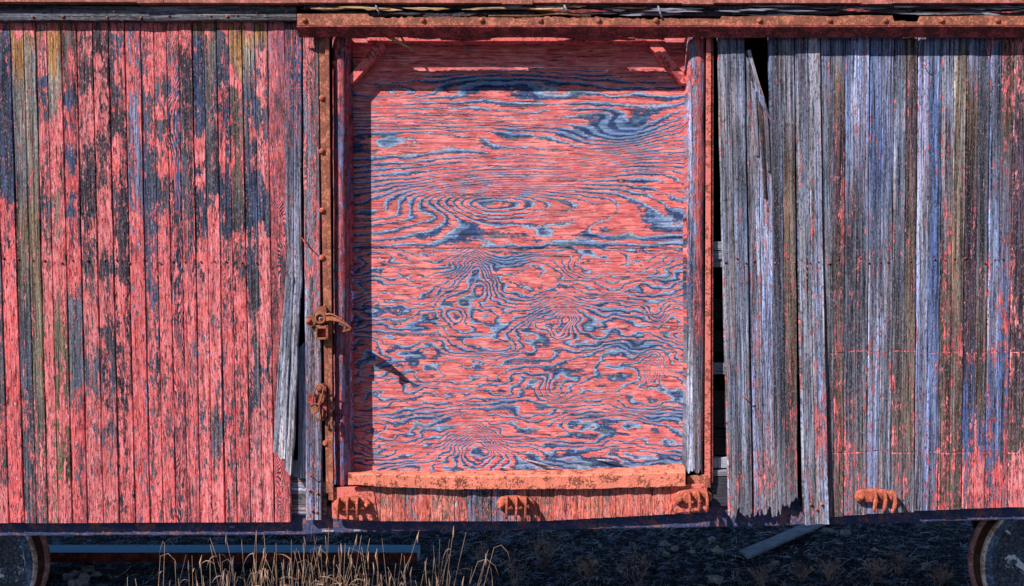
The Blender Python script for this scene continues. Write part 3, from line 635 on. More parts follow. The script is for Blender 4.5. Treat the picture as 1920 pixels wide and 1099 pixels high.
def upper(X, Y):
    Yw = Y + (fbm(X / 170, Y / 60, 3, 3) - .5) * 26 + (fbm(X / 45, Y / 30, 5, 2) - .5) * 7
    Yw = Yw + np.clip((X - 1000) / 280, 0, 1.2) ** 1.5 * 34 * (1 - np.clip(np.abs(Y - 300) / 260, 0, 1))
    h = Yw / 12.5
    # long eyes of flat-sawn grain
    h = h + 5.0 * ga(X, Y, 900, 380, 120, 26) + 8.5 * ga(X, Y, 1010, 374, 240, 58) - 2.2 * ga(X, Y, 790, 398, 90, 22) + 2.6 * ga(X, Y, 760, 255, 240, 26)
    h = h - 3.0 * ga(X, Y, 1180, 245, 110, 34, -.35) + 2.4 * ga(X, Y, 960, 150, 160, 26) + 2.0 * ga(X, Y, 1210, 320, 90, 30) - 1.6 * ga(X, Y, 760, 175, 70, 12)
    for cx, cy in ((1125, 218), (1128, 432), (775, 396), (770, 333), (1030, 228), (1018, 438)):
        h = h + .8 * ga(X, Y, cx, cy, 26, 11) * np.sign(np.sin(cx))
    p = .60 + (fbm(X / 150, Y / 60, 9, 3) - .5) * .60
    for cx, cy, a, b, q in ((1168, 240, 62, 30, .75), (1072, 250, 52, 16, .6), (962, 252, 40, 16, .6), (835, 272, 60, 10, .45), (735, 258, 40, 14, .4), (916, 378, 20, 9, .6), (1255, 412, 36, 18, .6), (1080, 446, 60, 10, .35), (1215, 315, 30, 26, .3), (1235, 446, 50, 8, .25), (930, 155, 130, 12, .55), (1180, 352, 60, 20, .25), (985, 375, 16, 22, .35)):
        p = p - q * ga(X, Y, cx, cy, a, b) * (.75 + .5 * fbm(X / 18, Y / 9, 13, 2))
    p = p + .25 * ga(X, Y, 870, 262, 110, 14) + .35 * ga(X, Y, 1120, 400, 90, 20) + .50 * np.clip((146 - Y) / 22, 0, 1)
    return h, p
def lower(X, Y):
    Xw = X + (fbm(X / 70, Y / 50, 23, 3) - .5) * 60
    Yw = Y + (fbm(X / 100, Y / 42, 13, 4) - .5) * 86 + (fbm(X / 35, Y / 22, 15, 2) - .5) * 14
    h = Yw / 14.8
    for cx, cy, a, b, q, t in ((893, 502, 24, 48, 4.2, .12), (858, 598, 30, 26, -4.5, 0), (866, 572, 50, 60, 3.0, .3), (1040, 604, 26, 28, 4.6, .2), (1030, 590, 70, 70, 3.6, 0), (1236, 588, 28, 30, -4.0, 0), (1262, 598, 50, 26, 2.6, 0), (1222, 690, 24, 24, 4.6, -.2), (1200, 660, 90, 60, 2.8, .2), (885, 832, 26, 40, 4.6, .1), (900, 860, 70, 50, 2.4, 0), (1046, 728, 26, 26, -3.6, 0),
                               (790, 700, 70, 30, -2.2, .2), (1115, 782, 90, 26, 2.6, 0), (775, 508, 22, 11, 1.8, 0), (1010, 500, 70, 20, 2.2, 0), (690, 640, 34, 30, 2.2, 0), (960, 650, 110, 26, -2.0, 0), (830, 855, 90, 18, 1.6, 0), (1150, 530, 80, 24, -1.8, .4), (690, 800, 60, 34, -2.2, 0), (1190, 850, 110, 18, 1.8, 0)):
        h = h + q * ga(Xw, Y, cx, cy, a, b, t)
    p = .58 + (fbm(X / 110, Y / 50, 29, 3) - .5) * .65
    for cx, cy, a, b, q in ((960, 490, 50, 14, .5), (1190, 648, 56, 14, .6), (1110, 780, 26, 9, .55), (1010, 590, 26, 12, .3), (790, 790, 60, 22, .35), (960, 760, 60, 18, .4), (1250, 520, 40, 18, .4), (1240, 780, 40, 16, .4), (1100, 870, 120, 14, .55), (1250, 860, 40, 14, .5), (740, 870, 60, 14, .35), (1160, 585, 40, 12, .3), (900, 660, 70, 10, .3), (860, 505, 40, 8, .3)):
        p = p - q * ga(X, Y, cx, cy, a, b) * (.7 + .6 * fbm(X / 18, Y / 9, 33, 2))
    p = p + .3 * ga(X, Y, 1000, 520, 30, 24) + .3 * ga(X, Y, 830, 700, 80, 12) + .25 * ga(X, Y, 1180, 740, 60, 16) + .3 * ga(X, Y, 740, 640, 50, 12)
    return h, p
pu = ply('plywood_sheet', 648, 1292, 62, 464.4, upper, seed=1); pl = ply('plywood_sheet', 648, 1292, 465.8, 884, lower, d=.133, seed=2)
# splinters torn from the foot of the lower sheet
for (a, b, r) in [((985, 862), (1045, 878), 2.2), ((1010, 872), (1062, 884), 1.6), ((1120, 862), (1160, 866), 1.8), ((935, 876), (968, 880), 1.5)]:
    pa, pb = P(*a, .128), P(*b, .105); mid = (pa + pb) / 2 + np.array((0, -.01, .004))
    kid(MB().tube([pa, mid, pb], [.004, r * .003, .001], 5).build('wood_splinter', M['pale']))

# door posts
LIp = (.36, .35, .58)
kid(board('door_post', (619, 64), (655, 64), (657, 913), (622, 913), [(0, 1, [(64, .72), (300, .70), (560, .62), (700, .60), (913, .56)], [(64, BL), (300, (.25,.25,.50)), (500, LIp), (913, (.20, .24, .52))])], vn_range=(64, 913), d=.010, th=.13, round_=.06, sub=14, grain=.3, gfreq=120, pig=(.48, .07, .08), end_rag=.02, edge_wob=.006))
def rp(U, V, v, p, t):
    p = p - .5 * np.exp(-((U - .22) / .18) ** 2) + .25 * np.exp(-((U - .62) / .16) ** 2) * (v < 480) - .3 * (v > 640) * 1.0
    return p, t
kid(board('door_post', (1291, 64), (1323, 64), (1321, 893), (1287, 893), [(0, 1, [(64, .58), (430, .62), (600, .58), (760, .60), (893, .40)], [(64, LI), (360, LI), (560, BL), (700, GR), (893, LG)])], vn_range=(64, 893), d=.004, th=.125, round_=.022, sub=14, grain=.5, gfreq=140, cfn=rp, pig=(.60, .09, .085), end_rag=.05, edge_wob=.006, tone_noise=.5))
# red steel strip beside the right post, with its web
def col(px0, px1, pxb0, pxb1, y0, y1, d0, d1, name, mat, bevel=.0015):
    a, b, c, e = P(px0, y0, d0), P(px1, y0, d0), P(pxb1, y1, d0), P(pxb0, y1, d0)
    f = [a, b, c, e]; bk = [(p[0], d1, p[2]) for p in f]
    return kid(MB().hexa([*f, *bk]).build(name, mat, bevel=bevel))
col(1324.5, 1333.5, 1321.5, 1332, 66, 914, -.008, .0, 'guide_strip', M['strip'])
col(1330.5, 1338, 1329, 1337, 66, 905, .002, .11, 'guide_strip', M['rust_dark'])
# guide angle left of the opening
ga_ = empty('guide_angle'); kid(ga_)
col_ = col(598, 609.5, 611.5, 616, 64, 925, -.006, .002, 'angle_leg', M['rust'])
def tosub(o, p):
    o.parent = p; o.matrix_parent_inverse = Matrix.Identity(4); return o
tosub(col_, ga_)
tosub(col(609.6, 616.6, 616.2, 625, 62, 938, -.020, -.006 + .004, 'angle_leg', M['rust']), ga_)
for (x, y) in ((603.7, 184), (603.7, 284), (604, 483), (610.6, 831), (604.5, 395)):
    tosub(MB().dome(P(x, y, -.007), .017, .013).build('bolt', M['cast']), ga_)
kid(MB().dome(P(628, 119, .028), .017, .02).build('bolt', M['cast']))
# corner braces of the door frame
for pts in ([(650, 148), (650, 158), (662, 156), (722, 88), (719, 77), (707, 77)], [(1291, 148), (1291, 158), (1278, 156), (1218, 88), (1222, 77), (1234, 77)]):
    kid(MB().prism(pts, .058, .118).build('corner_brace', M['redwood'], bevel=.003))
# header bar and the top plate above it
a = P(688, 72, .035); b = P(1246, 77.2, .035)
kid(MB().box(a[0], b[0], .035, .125, b[2] , a[2] + .03).build('door_header', M['redwood'], bevel=.002))
# hanging splinter under the track
kid(MB().tube([P(722, 66, -.02), P(752, 81, -.025), P(779, 96.5, -.02)], [.010, .009, .003], 5).build('wood_splinter', M['split']))

# ---- track over the door: riveted flange, ledge and shaded lower face
tr = empty('door_track'); kid(tr)
x0, x1 = 557, 2270
rng = np.random.RandomState(4)
xs = np.arange(x0, x1 + 1, 4.0)
topy = 26 + 4 * (fbm(xs / 60, xs * 0, 41, 3) - .5) + 3.0 * (hsh(np.floor(xs / 5), xs * 0, 3) - .5) * ((xs > 700) & (xs < 1300))
topy = np.where((xs > 700) & (xs < 1130), topy + 6.5, np.where((xs >= 1130) & (xs < 1350), topy + 9, topy + 3.5)); topy = np.where(xs < 690, 26 + .8 * (fbm(xs / 20, xs * 0, 9, 2) - .5), topy)
topy = np.where((xs > 1675) & (xs < 1722), 38 + 4 * hsh(np.floor(xs / 6), xs * 0, 8), topy)
vs = []; fs = []
for k, x in enumerate(xs):
    vs += [P(x, topy[k], -.066), P(x, 47.5, -.066), (P(x, 47.5, -.066)[0], -.058, P(x, 47.5, -.066)[2]), (P(x, topy[k], -.066)[0], -.058, P(x, topy[k], -.066)[2])]
for k in range(len(xs) - 1):
    a = 4 * k; b = a + 4
    fs += [(a, a + 1, b + 1, b), (a + 1, a + 2, b + 2, b + 1), (a + 2, a + 3, b + 3, b + 2), (a + 3, a, b, b + 3)]
fs += [(0, 3, 2, 1), tuple(len(vs) - 4 + q for q in (0, 1, 2, 3))]
tosub(kid(MB().add(vs, fs).build('track_flange', M['rust'])), tr)
# ledge: thin plate whose front lip stands out
lipT = P(0, 48.3, -.100)[2]; lipB = P(0, 50.6, -.100)[2]
X0 = P(556, 0, -.1)[0]; X1 = P(x1, 0, -.1)[0]
mb = MB(); N = 150
prof = [(-.058, lipT + .006), (-.096, lipT + .001), (-.101, lipT - .002), (-.101, lipB), (-.094, lipB - .003), (-.066, P(0, 61, -.066)[2]), (-.040, P(0, 70.5, -.040)[2]), (-.032, P(0, 70.5, -.040)[2] + .004), (-.058, lipB - .004)]
vs = []; m = len(prof)
for k in range(N + 1):
    x = X0 + (X1 - X0) * k / N
    for q, (yy, zz) in enumerate(prof):
        j = (vn(np.array([x * 6.]), np.array([q * 3.1]), 77)[0] - .5) * .004
        vs.append((x, yy, zz + j))
fs = [(k * m + q, k * m + (q + 1) % m, (k + 1) * m + (q + 1) % m, (k + 1) * m + q) for k in range(N) for q in range(m)] + [tuple(range(m)), tuple(range(N * m + m - 1, N * m - 1, -1))]
tosub(kid(MB().add(vs, fs).build('track_ledge', M['rust_dark'])), tr)
for x in (571, 793, 903, 1013, 1122, 1230, 1424, 1555, 1660, 1765, 1870, 1975, 2080, 681):
    if x == 681: continue
    tosub(kid(MB().dome(P(x, 38.5, -.066), .0155, .014).build('rivet', M['rust'])), tr)
# ---- rotten timber above the track
rot = [((556, 9), (760, 8), (760, 19), (556, 16), -.045, 'rot'), ((740, 9), (1240, 9), (1240, 15), (740, 15), -.040, 'rot'), ((1200, 8.5), (1560, 8.5), (1560, 17), (1200, 16), -.046, 'rot'), ((1540, 9), (2270, 10), (2270, 21), (1540, 18), -.05, 'rot')]
def hplank(a, b, c, e, d, th, name, tone, paint=-.35, rag=.10, rows=70, sub=5, **k):   # a board lying along x: starts at the left end
    return kid(board(name, a, e, c, b, [(0, 1, [(0, paint), (1, paint)], [(0, tone), (1, tone)])], d=d, th=th, rows=rows, sub=sub, start_rag=rag, end_rag=rag, edge_wob=.018, tone_noise=.6, grain=.4, gfreq=180, **k))
for a, b, c, e, d, m_ in rot: hplank(a, b, c, e, d, .03, 'roof_plate', (.075, .075, .12))
for (x0_, x1_, ya, yb, d) in [(700, 1010, 19, 27, -.030), (1000, 1250, 15, 24, -.036), (1210, 1380, 17, 30, -.030), (780, 900, 23, 33, -.05), (1360, 1720, 18, 26, -.040), (1700, 2270, 20, 29, -.044), (590, 760, 19, 29, -.03)]:
    hplank((x0_, ya), (x1_, ya + 1), (x1_, yb), (x0_, yb - 1), d, .02, 'rotten_board', (.085, .065, .075) if x0_ < 1300 else (.20, .16, .17), -.25, .08)
for (x0_, x1_, ya, yb, d) in [(560, 706, 10.5, 18, -.062), (858, 1062, 13, 21, -.064), (880, 1140, 25, 30.5, -.070)]:
    hplank((x0_, ya + 2), (x1_, ya), (x1_, yb - 2), (x0_, yb - 1), d, .015, 'split_lath', (.55, .36, .19), -.4, .14)
for x, y0_, y1_ in ((708, 8, 26), (1061, 8, 24), (1237, 8, 36)):
    kid(MB().tube([P(x - 4, y0_, -.06), P(x, (y0_ + y1_) / 2, -.074), P(x + 5, y1_, -.070)], .006, 6).build('tie_wire', M['inner'], dent=.006))
rq = random.Random(12)
for k in range(46):
    x = rq.uniform(565, 1900); ln = rq.uniform(25, 120); y = rq.uniform(11, 28); sl_ = rq.uniform(-3, 3.5); w_ = rq.uniform(1.2, 4.2)
    n_ = 7; up_ = [(x + ln * q / n_, y + sl_ * q / n_ - w_ * (1 - abs(2 * q / n_ - 1) ** 2) * rq.uniform(.3, 1)) for q in range(n_ + 1)]
    lo_ = [(x + ln * q / n_ + rq.uniform(-2, 2), y + sl_ * q / n_ + w_ * (1 - abs(2 * q / n_ - 1) ** 2) * rq.uniform(.3, 1) + .2) for q in range(n_, -1, -1)]
    lite = rq.random()
    d_ = rq.uniform(-.066, -.046)
    kid(MB().prism(up_ + lo_[1:-1], d_, d_ + .008).build('wood_splinter', M['split'] if lite < (.30 if x < 1150 else .08) else M['inner'] if lite < .45 else M['rot'] if lite < .8 else M['rust_dark'], dent=.004, seed=k))
# ---- fascia left of the track
kid(board('fascia_board', (-330, 9), (-330, 39), (556.5, 39), (556.5, 12), [(0, 1, [(0, -.25), (.4, -.2), (.8, -.25), (1, -.3)], [(0, (.15,.135,.15)), (.4, (.09,.085,.11)), (.75, (.16,.15,.16)), (1, (.14,.13,.14))])], d=-.038, th=.03, rows=150, sub=8, grain=.7, gfreq=180, tone_noise=.55, end_rag=.006))
kid(MB().pbox(-330, 2, 560, 10, -.020, .02).build('roof_plate', M['rust_dark'], bevel=.001))
fr_ = random.Random(8)
for (x, y) in ((12, 11), (118, 31), (214, 22), (264, 34), (317, 30), (395, 30), (426, 31), (445, 29), (482, 23), (528, 10), (62, 32), (537, 22), (201, 33), (368, 6)):
    kid(MB().dome(P(x, y, -.039), fr_.uniform(.005, .010), .007, n=8, rings=3).build('nail', M['cast']))
# eave: rusty sheet edge in overlapping lengths
ex = [-340, 40, 258, 305, 560, 942, 998, 1281, 1338, 1617, 1672, 2270]
for k in range(len(ex) - 1):
    yb = 7.6 if ex[k] in (942, 1281, 1617) else (4.0 if ex[k] < 258 else 5.6)
    o_ = 0.004 if ex[k] in (258, 942, 1281, 1617) else 0
    kid(MB().pbox(ex[k] - 1 if o_ else ex[k], -12, ex[k + 1] + (1 if o_ else 0), yb, -.078 - o_, -.03 - o_).build('eave_strip', M['eave'], bevel=.002, dent=.003, seed=k))

# ---- threshold
n = 60; vs = []
for k in range(n + 1):
    f = k / n; x = 653 + (1285 - 653) * f
    yt = np.interp(x, [653, 700, 850, 1050, 1180, 1284], [884, 882, 884, 881, 876, 869]) ; ye = np.interp(x, [653, 700, 850, 1050, 1180, 1284], [888.5, 890, 895, 892, 889, 886]); yb = np.interp(x, [653, 700, 850, 1050, 1180, 1284], [908.5, 912, 917, 917, 914.5, 911.5])
    j = (vn(np.array([x / 14.]), np.array([.5]), 5)[0] - .5) * 1.6
    zt = P(x, yt, .128)[2]; e_ = P(x, ye + j, -.040); b_ = P(x, yb + j * .6, -.036)
    vs += [(P(x, yt, .128)[0], .128, zt), (e_[0], -.034, e_[2] + .002), (e_[0], -.041, e_[2] - .003), (b_[0], -.037, b_[2]), (b_[0], -.029, b_[2]), (e_[0], -.030, e_[2] - .008), (P(x, yt, .128)[0], .128, zt - .012)]
m = 7
fs = [(k * m + q, k * m + (q + 1) % m, (k + 1) * m + (q + 1) % m, (k + 1) * m + q) for k in range(n) for q in range(m)] + [tuple(range(m)), tuple(range(n * m + m - 1, n * m - 1, -1))]
kid(MB().add(vs, fs).build('threshold_plate', M['thresh'], dent=.008))
# ---- short boards under the threshold
xk = 690; kk = 0; rk = random.Random(3)
ktone = {8: BG, 9: DG, 10: LI, 11: LI, 12: BG}
while xk < 1324:
    wdt = 23.2
    u = kk
    pv = .10 + [.72, .62, .60, .40, .66, .68, .62, .58, .22, .24, .20, .30, .55, .62, .45, .80, .80, .82, .78, .55, .75, .78, .74, .70, .82, .9, .9][kk % 27]
    yb = np.interp(xk, [690, 1000, 1325], [977.5, 977.5, 960])
    tn = ktone.get(kk, (GR, TG, OL, LG)[kk % 4])
    kid(board('siding_board', (xk + .1, 908), (min(xk + wdt, 1326) - .1, 908), (min(xk + wdt, 1326) - .1, yb - .3), (xk + .1, yb), [(0, 1, [(0, pv - .12), (.5, pv), (.75, pv + .12), (1, pv - .1 if kk > 14 else pv)], [(0, tn), (1, tn)])], d=.0 + rk.uniform(0, .003), rows=34, sub=6, grain=.3, gfreq=160, chamfer=.0022, gdepth=.004, edge_wob=.001, pig=(.74, .125, .085)))
    xk += wdt; kk += 1
# patch plates at both feet of the opening
kid(MB().prism([(612, 915), (700, 912), (708, 974), (690, 977), (623, 972), (622, 940)], -.004, .014).build('foot_plate', M['strip'], bevel=.0015))
kid(MB().prism([(1326, 908), (1264, 908), (1264, 962), (1326, 957)], -.006, .010).build('foot_plate', M['strip'], bevel=.0015))
kid(MB().prism([(1288, 893), (1322, 890), (1322, 916), (1290, 914)], .02, .06).build('foot_plate', M['rust'], bevel=.001))
# ---- guide brackets: oval casting with curved fingers
def bracket(cx, cy, fingers, w_=35, h_=19, tilt=0.0, mat='cast', thin=False):
    e = empty('guide_bracket'); kid(e)
    c0 = P(cx, cy, 0); s_ = S
    def q(dx, dy, d):   # local offset in photo pixels turned by tilt
        ca, sa = math.cos(tilt), math.sin(tilt)
        return Vector((c0[0] + (dx * ca - dy * sa) * s_, d, c0[2] - (dx * sa + dy * ca) * s_))
    N = 36; vs = []
    rings = [(1.0, .000), (1.0, -.012), (.93, -.020), (.80, -.022), (.5, -.023)]
    for r, d in rings:
        for k in range(N):
            a = 2 * math.pi * k / N; cs, sn = math.cos(a), math.sin(a)
            ex = abs(cs) ** .75 * (1 if cs > 0 else -1) * w_ * r; ey = abs(sn) ** .9 * (1 if sn > 0 else -1) * h_ * .82 * r
            if sn > 0 and abs(cs) < .75: ey *= .62
            vs.append(q(ex, ey, d - .008))
    fs = [(i * N + k, i * N + (k + 1) % N, (i + 1) * N + (k + 1) % N, (i + 1) * N + k) for i in range(len(rings) - 1) for k in range(N)]
    fs += [tuple(range((len(rings) - 1) * N, len(rings) * N)), tuple(range(N - 1, -1, -1))]
    tosub(kid(MB().add(vs, fs, True).build('bracket_plate', M[mat], dent=.005, seed=int(cx))), e)
    # hood between the fingers
    f0, f1 = fingers[0], fingers[-1]; cols = 14; vs = []
    profh = [(-15, -.030), (-13.5, -.048), (-10, -.056), (-4, -.050), (3, -.040), (8, -.032), (11, -.028)]
    for k in range(cols + 1):
        x = f0 + (f1 - f0) * k / cols
        t = ((x - f0) / max(1, f1 - f0) * (len(fingers) - 1)) % 1.0; sag = math.sin(math.pi * t)
        for (dy, d) in profh:
            vs.append(q(x, dy + 1.2 * sag, d + .016 * sag * (1 if dy > -12 else .3)))
        for (dy, d) in profh[::-1]:
            vs.append(q(x, dy + 1.2 * sag + .8, d + .016 * sag * (1 if dy > -12 else .3) + .010))
    m = len(profh) * 2
    fs = [(k * m + a, k * m + (a + 1) % m, (k + 1) * m + (a + 1) % m, (k + 1) * m + a) for k in range(cols) for a in range(m)] + [tuple(range(m)), tuple(range(cols * m + m - 1, cols * m - 1, -1))]
    tosub(kid(MB().add(vs, fs, True).build('bracket_hood', M[mat], dent=.003, seed=int(cx) + 3)), e)
    # fingers: ribs with their own thickness
    for fx in fingers:
        path = [(-16.5, -.026), (-16, -.054), (-13, -.076), (-7, -.092), (2, -.098), (11, -.094), (19, -.084), (25, -.070)]
        hw = 1.9; vs = []
        inn = [(-12, -.026), (-11, -.044), (-8, -.060), (-3, -.068), (3, -.068), (10, -.064), (17, -.062), (22, -.060)]
        for (dy, d), (iy, idp) in zip(path, inn):
            vs += [q(fx - hw, dy, d), q(fx + hw, dy, d), q(fx + hw, iy, idp), q(fx - hw, iy, idp)]
        fs = [(4 * k + a, 4 * k + (a + 1) % 4, 4 * k + 4 + (a + 1) % 4, 4 * k + 4 + a) for k in range(len(path) - 1) for a in range(4)] + [(0, 1, 2, 3), (4 * len(path) - 1, 4 * len(path) - 2, 4 * len(path) - 3, 4 * len(path) - 4)]
        tosub(kid(MB().add(vs, fs, False).build('bracket_finger', M[mat], bevel=.0022)), e)
    for bx in (-w_ * .72, w_ * .74):
        p = q(bx, 1, -.028); tosub(kid(MB().dome(p, .018, .018, n=12).build('bolt', M[mat])), e)
    return e
bracket(661, 946, (-23, -5, 13), 36, 19, -.03)
bracket(967, 944, (-17, 1, 18), 36, 20, .03)
bracket(1298, 932, (-10, 7, 22), 36, 20, -.06)
bracket(1637, 931, (-6, 12, 30), 36, 20, .06)
# ---- latch with its hook
lt = empty('door_latch'); kid(lt)
def lk(o): return tosub(kid(o), lt)
def loft(path, d, th, mat, name, bevel=.0015):
    return lk(MB().prism(path, d, d + th).build(name, mat, bevel=bevel))
loft([(596, 577), (601, 574.5), (609, 573.5), (612, 578), (612, 590), (606, 588), (600, 588), (593, 592), (592, 584)], -.040, .030, M['latch'], 'latch_plate')
loft([(574.5, 596), (578, 592.5), (588, 590.5), (590, 598), (592, 606), (589, 611), (583, 613.5), (578, 612), (574, 606)], -.040, .034, M['latch'], 'latch_plate')
lk(MB().dome(P(579, 602, -.041), .016, .016, n=12).build('bolt', M['cast']))
# rectangular keeper below: four bars and a back web
for r_ in ((592, 610, 614, 616.5), (592, 633, 614.5, 637), (611, 610, 615, 637), (592, 612, 595, 636)):
    lk(MB().pbox(*r_, -.060, -.012).build('keeper_bar', M['latch'], bevel=.002))
lk(MB().pbox(592, 612, 614, 636, -.022, -.012).build('keeper_web', M['rust_dark'], bevel=.001))
# round boss with ring and pin
bc = P(601.5, 597, -.05)
def ringdisc(c, r0, r1, th_, name, mat, n=28):
    vs = []; prof = [(r0, 0), (r0, -th_), (r1 * .92, -th_), (r1, -th_ * .6), (r1, .03)]
    for r, d in prof:
        for k in range(n): a = 2 * math.pi * k / n; vs.append((c[0] + r * math.cos(a), c[1] + d, c[2] + r * math.sin(a)))
    fs = [(i * n + k, i * n + (k + 1) % n, (i + 1) * n + (k + 1) % n, (i + 1) * n + k) for i in range(len(prof) - 1) for k in range(n)]
    return lk(MB().add(vs, fs, True).build(name, mat))
ringdisc(bc, .021, .033, .020, 'boss_ring', M['latch'])
lk(MB().dome(bc + np.array((0, -.006, 0)), .022, .006, n=20).build('boss_disc', M['latch']))
lk(MB().dome(bc + np.array((.0, -.010, 0)), .007, .016, n=10).build('pin', M['pale']))
# hook arm: rises from the boss and sweeps right and down to a barbed tip; tapered T-section
arm = [(611, 595.5, 6.5, -.062), (618, 594.5, 6.6, -.074), (625, 595.5, 6.2, -.084), (632, 598, 5.2, -.092), (640, 602, 4.2, -.098), (648, 607.5, 3.3, -.101), (654, 612, 2.6, -.102), (658.5, 615.5, 1.6, -.102)]
vs = []
for (x, y, h_, d) in arm:
    for (dy, dd) in ((-h_, .016), (-h_, -.010), (-h_ + 2.2, -.014), (-h_ * .4, -.006), (h_ * .6, -.006), (h_ * .8, -.014), (h_, -.010), (h_, .012)):
        vs.append(P(x + dy * .14, y + dy * 1.15, d + dd * 1.6))
m = 8
fs = [(k * m + a, k * m + (a + 1) % m, (k + 1) * m + (a + 1) % m, (k + 1) * m + a) for k in range(len(arm) - 1) for a in range(m)] + [tuple(range(m)), tuple(range(len(arm) * m - 1, len(arm) * m - m - 1, -1))]
lk(MB().add(vs, fs, False).build('hook', M['latch']))
loft([(659.5, 614), (658, 618.5), (644, 623.5), (641.5, 620.5), (645.5, 619.5), (653, 615.8)], -.112, .014, M['latch'], 'hook_barb', .001)
loft([(645, 610), (648.5, 612.5), (646.5, 621), (643.5, 620.5)], -.110, .012, M['latch'], 'hook_barb', .001)
# ---- hasp with its wire link and hooks
hs = empty('door_hasp'); kid(hs)
def hk(o): return tosub(kid(o), hs)
hk(MB().prism([(575, 742), (580, 738.5), (588, 737), (592, 744), (592, 756), (585, 761), (577, 758)], -.030, .0).build('hasp_plate', M['rust_dark'], bevel=.003))
hk(MB().prism([(594, 722), (606, 719), (612, 724), (613, 780), (606, 790), (600, 780), (596, 752)], -.036, -.006).build('hasp_plate', M['rust_dark'], bevel=.003))
hk(MB().prism([(592.5, 745), (598, 738), (608, 741), (611, 745), (606, 756), (598, 754.5)], -.056, -.034).build('hasp_tongue', M['latch'], bevel=.003))
hk(MB().prism([(582, 766), (593, 757), (598, 759), (597, 772), (590, 778), (584, 777)], -.066, -.032).build('hasp_tongue', M['latch'], bevel=.003))
hk(MB().dome(P(599, 728.5, -.038), .018, .014, n=12).build('bolt', M['latch']))
link = [(589, 755), (586.5, 750), (590, 733), (595, 722.5), (601, 720.5), (607, 724), (605, 738), (601, 752), (597, 757)]
hk(MB().tube([P(x, y, -.070) for x, y in link], .0048, 7).build('wire_link', M['latch']))
hk(MB().tube([P(x, y, -.078 + .006 * math.sin(i_ * 2)) for i_, (x, y) in enumerate([(588, 756), (593, 758), (598, 757), (599, 764), (599.5, 774), (601, 782), (602, 788)])], .0045, 6).build('wire_link', M['latch']))
hk(MB().tube([P(x, y, -.070) for x, y in [(594, 778), (594, 784), (593.5, 788), (596, 789.5), (598, 785)]], .0042, 6).build('wire_link', M['latch']))
hk(MB().tube([P(x, y, -.070) for x, y in [(602, 768), (605, 768), (605.5, 776), (604, 786), (602, 788)]], .0042, 6).build('wire_link', M['latch']))
# ---- nails: rows of small dark heads and some bent ones
nr = random.Random(5)
bn = [((1392, 742), (1404, 752), (1405, 746)), ((566, 446), (572, 456), (586, 470)), ((1730, 118), (1735, 124), (1738, 119)), ((575, 886), (583, 893), (592, 884))]
for pts in bn:
    kid(MB().tube([P(x, y, -.014 - .012 * i_) for i_, (x, y) in enumerate(pts)], .0035, 5).build('bent_nail', M['rust_dark']))
for x in list(np.arange(1358, 1900, 19.5)) + list(np.arange(10, 500, 26)):
    if nr.random() < .12: continue
    x += nr.uniform(-5, 5); y = 489 + nr.uniform(-5, 5)
    d_ = -.012 if 1300 < x < 1412 else (-.014 if 1488 < x < 1542 else -.001)
    kid(MB().dome(P(x, y, d_), nr.uniform(.005, .0085), .006, n=7, rings=3).build('nail', M['rust_dark']))
for x, y in ((580, 920), (595, 925), (585, 958), (593, 960), (1422, 955), (1520, 946), (1531, 955), (1540, 945)):
    kid(MB().dome(P(x, y, .001 if x < 700 else -.046), .008, .008, n=8, rings=3).build('nail', M['cast']))

# ---- side sill: steel angle following its sag
sx = [-340, 0, 560, 700, 1000, 1340, 1600, 1800, 1920, 2270]
syt = [974, 974, 972, 970, 970, 953, 958, 946, 944, 943]; syb = [1006, 1005, 1003, 997, 993.5, 988.5, 982.5, 976.5, 974, 968]
n = 120; vs = []; fs = []
for k in range(n + 1):
    x = -340 + (2270 + 340) * k / n
    t_ = P(x, np.interp(x, sx, syt) - 22, .052); b_ = P(x, np.interp(x, sx, syb) + (vn(np.array([x / 23.]), np.array([.2]), 3)[0] - .5) * 1.5, .052)
    X = t_[0]
    vs += [(X, .052, t_[2]), (X, .052, b_[2] + .006), (X, .055, b_[2]), (X, .16, b_[2]), (X, .16, b_[2] + .012), (X, .066, b_[2] + .012), (X, .066, t_[2])]
m = 7
fs = [(k * m + q, k * m + (q + 1) % m, (k + 1) * m + (q + 1) % m, (k + 1) * m + q) for k in range(n) for q in range(m)] + [tuple(range(m)), tuple(range(n * m + m - 1, n * m - 1, -1))]
kid(MB().add(vs, fs).build('side_sill', M['sill'], dent=.003))
for (x, y, w_) in ((604, 996, 22), (663, 995, 14), (430, 988, 10)):
    kid(MB().pbox(x, y - 1.5, x + w_, y + 1.5, .046, .054).build('wood_splinter', M['pale'], bevel=.001))
# sill nailer behind the boards, seen in the gaps
kid(board('inner_sill', (540, 897), (540, 966), (612, 968), (612, 899), [(0, 1, [(0, .05), (1, .05)], [(0, LG), (1, TG)])], d=.034, th=.1, rows=20, sub=10, grain=.8, gfreq=160, tone_noise=.6))
kid(MB().pbox(546, 864, 566, 895, .045, .10).build('inner_block', M['pale'], bevel=.004))
kid(MB().pbox(1336, 858, 1372, 878, .05, .12).build('inner_block', M['pale'], bevel=.004))
kid(MB().pbox(1333, 882, 1375, 893, .03, .12).build('inner_block', M['inner'], bevel=.003))
for (ya, yb, d) in ((453, 469, .030), (471, 486, .034), (486, 501, .045), (680, 702, .06), (733, 802, .07), (805, 853, .075), (560, 600, .09), (620, 660, .09)):
    kid(MB().pbox(1325, ya, 1500, yb, d, d + .08).build('inner_girt', M['inner'] if ya < 560 or ya == 680 else M['dark'], bevel=.002))
kid(MB().pbox(1332, 896, 1400, 950, .03, .10).build('inner_block', M['rot'], bevel=.004, dent=.01))
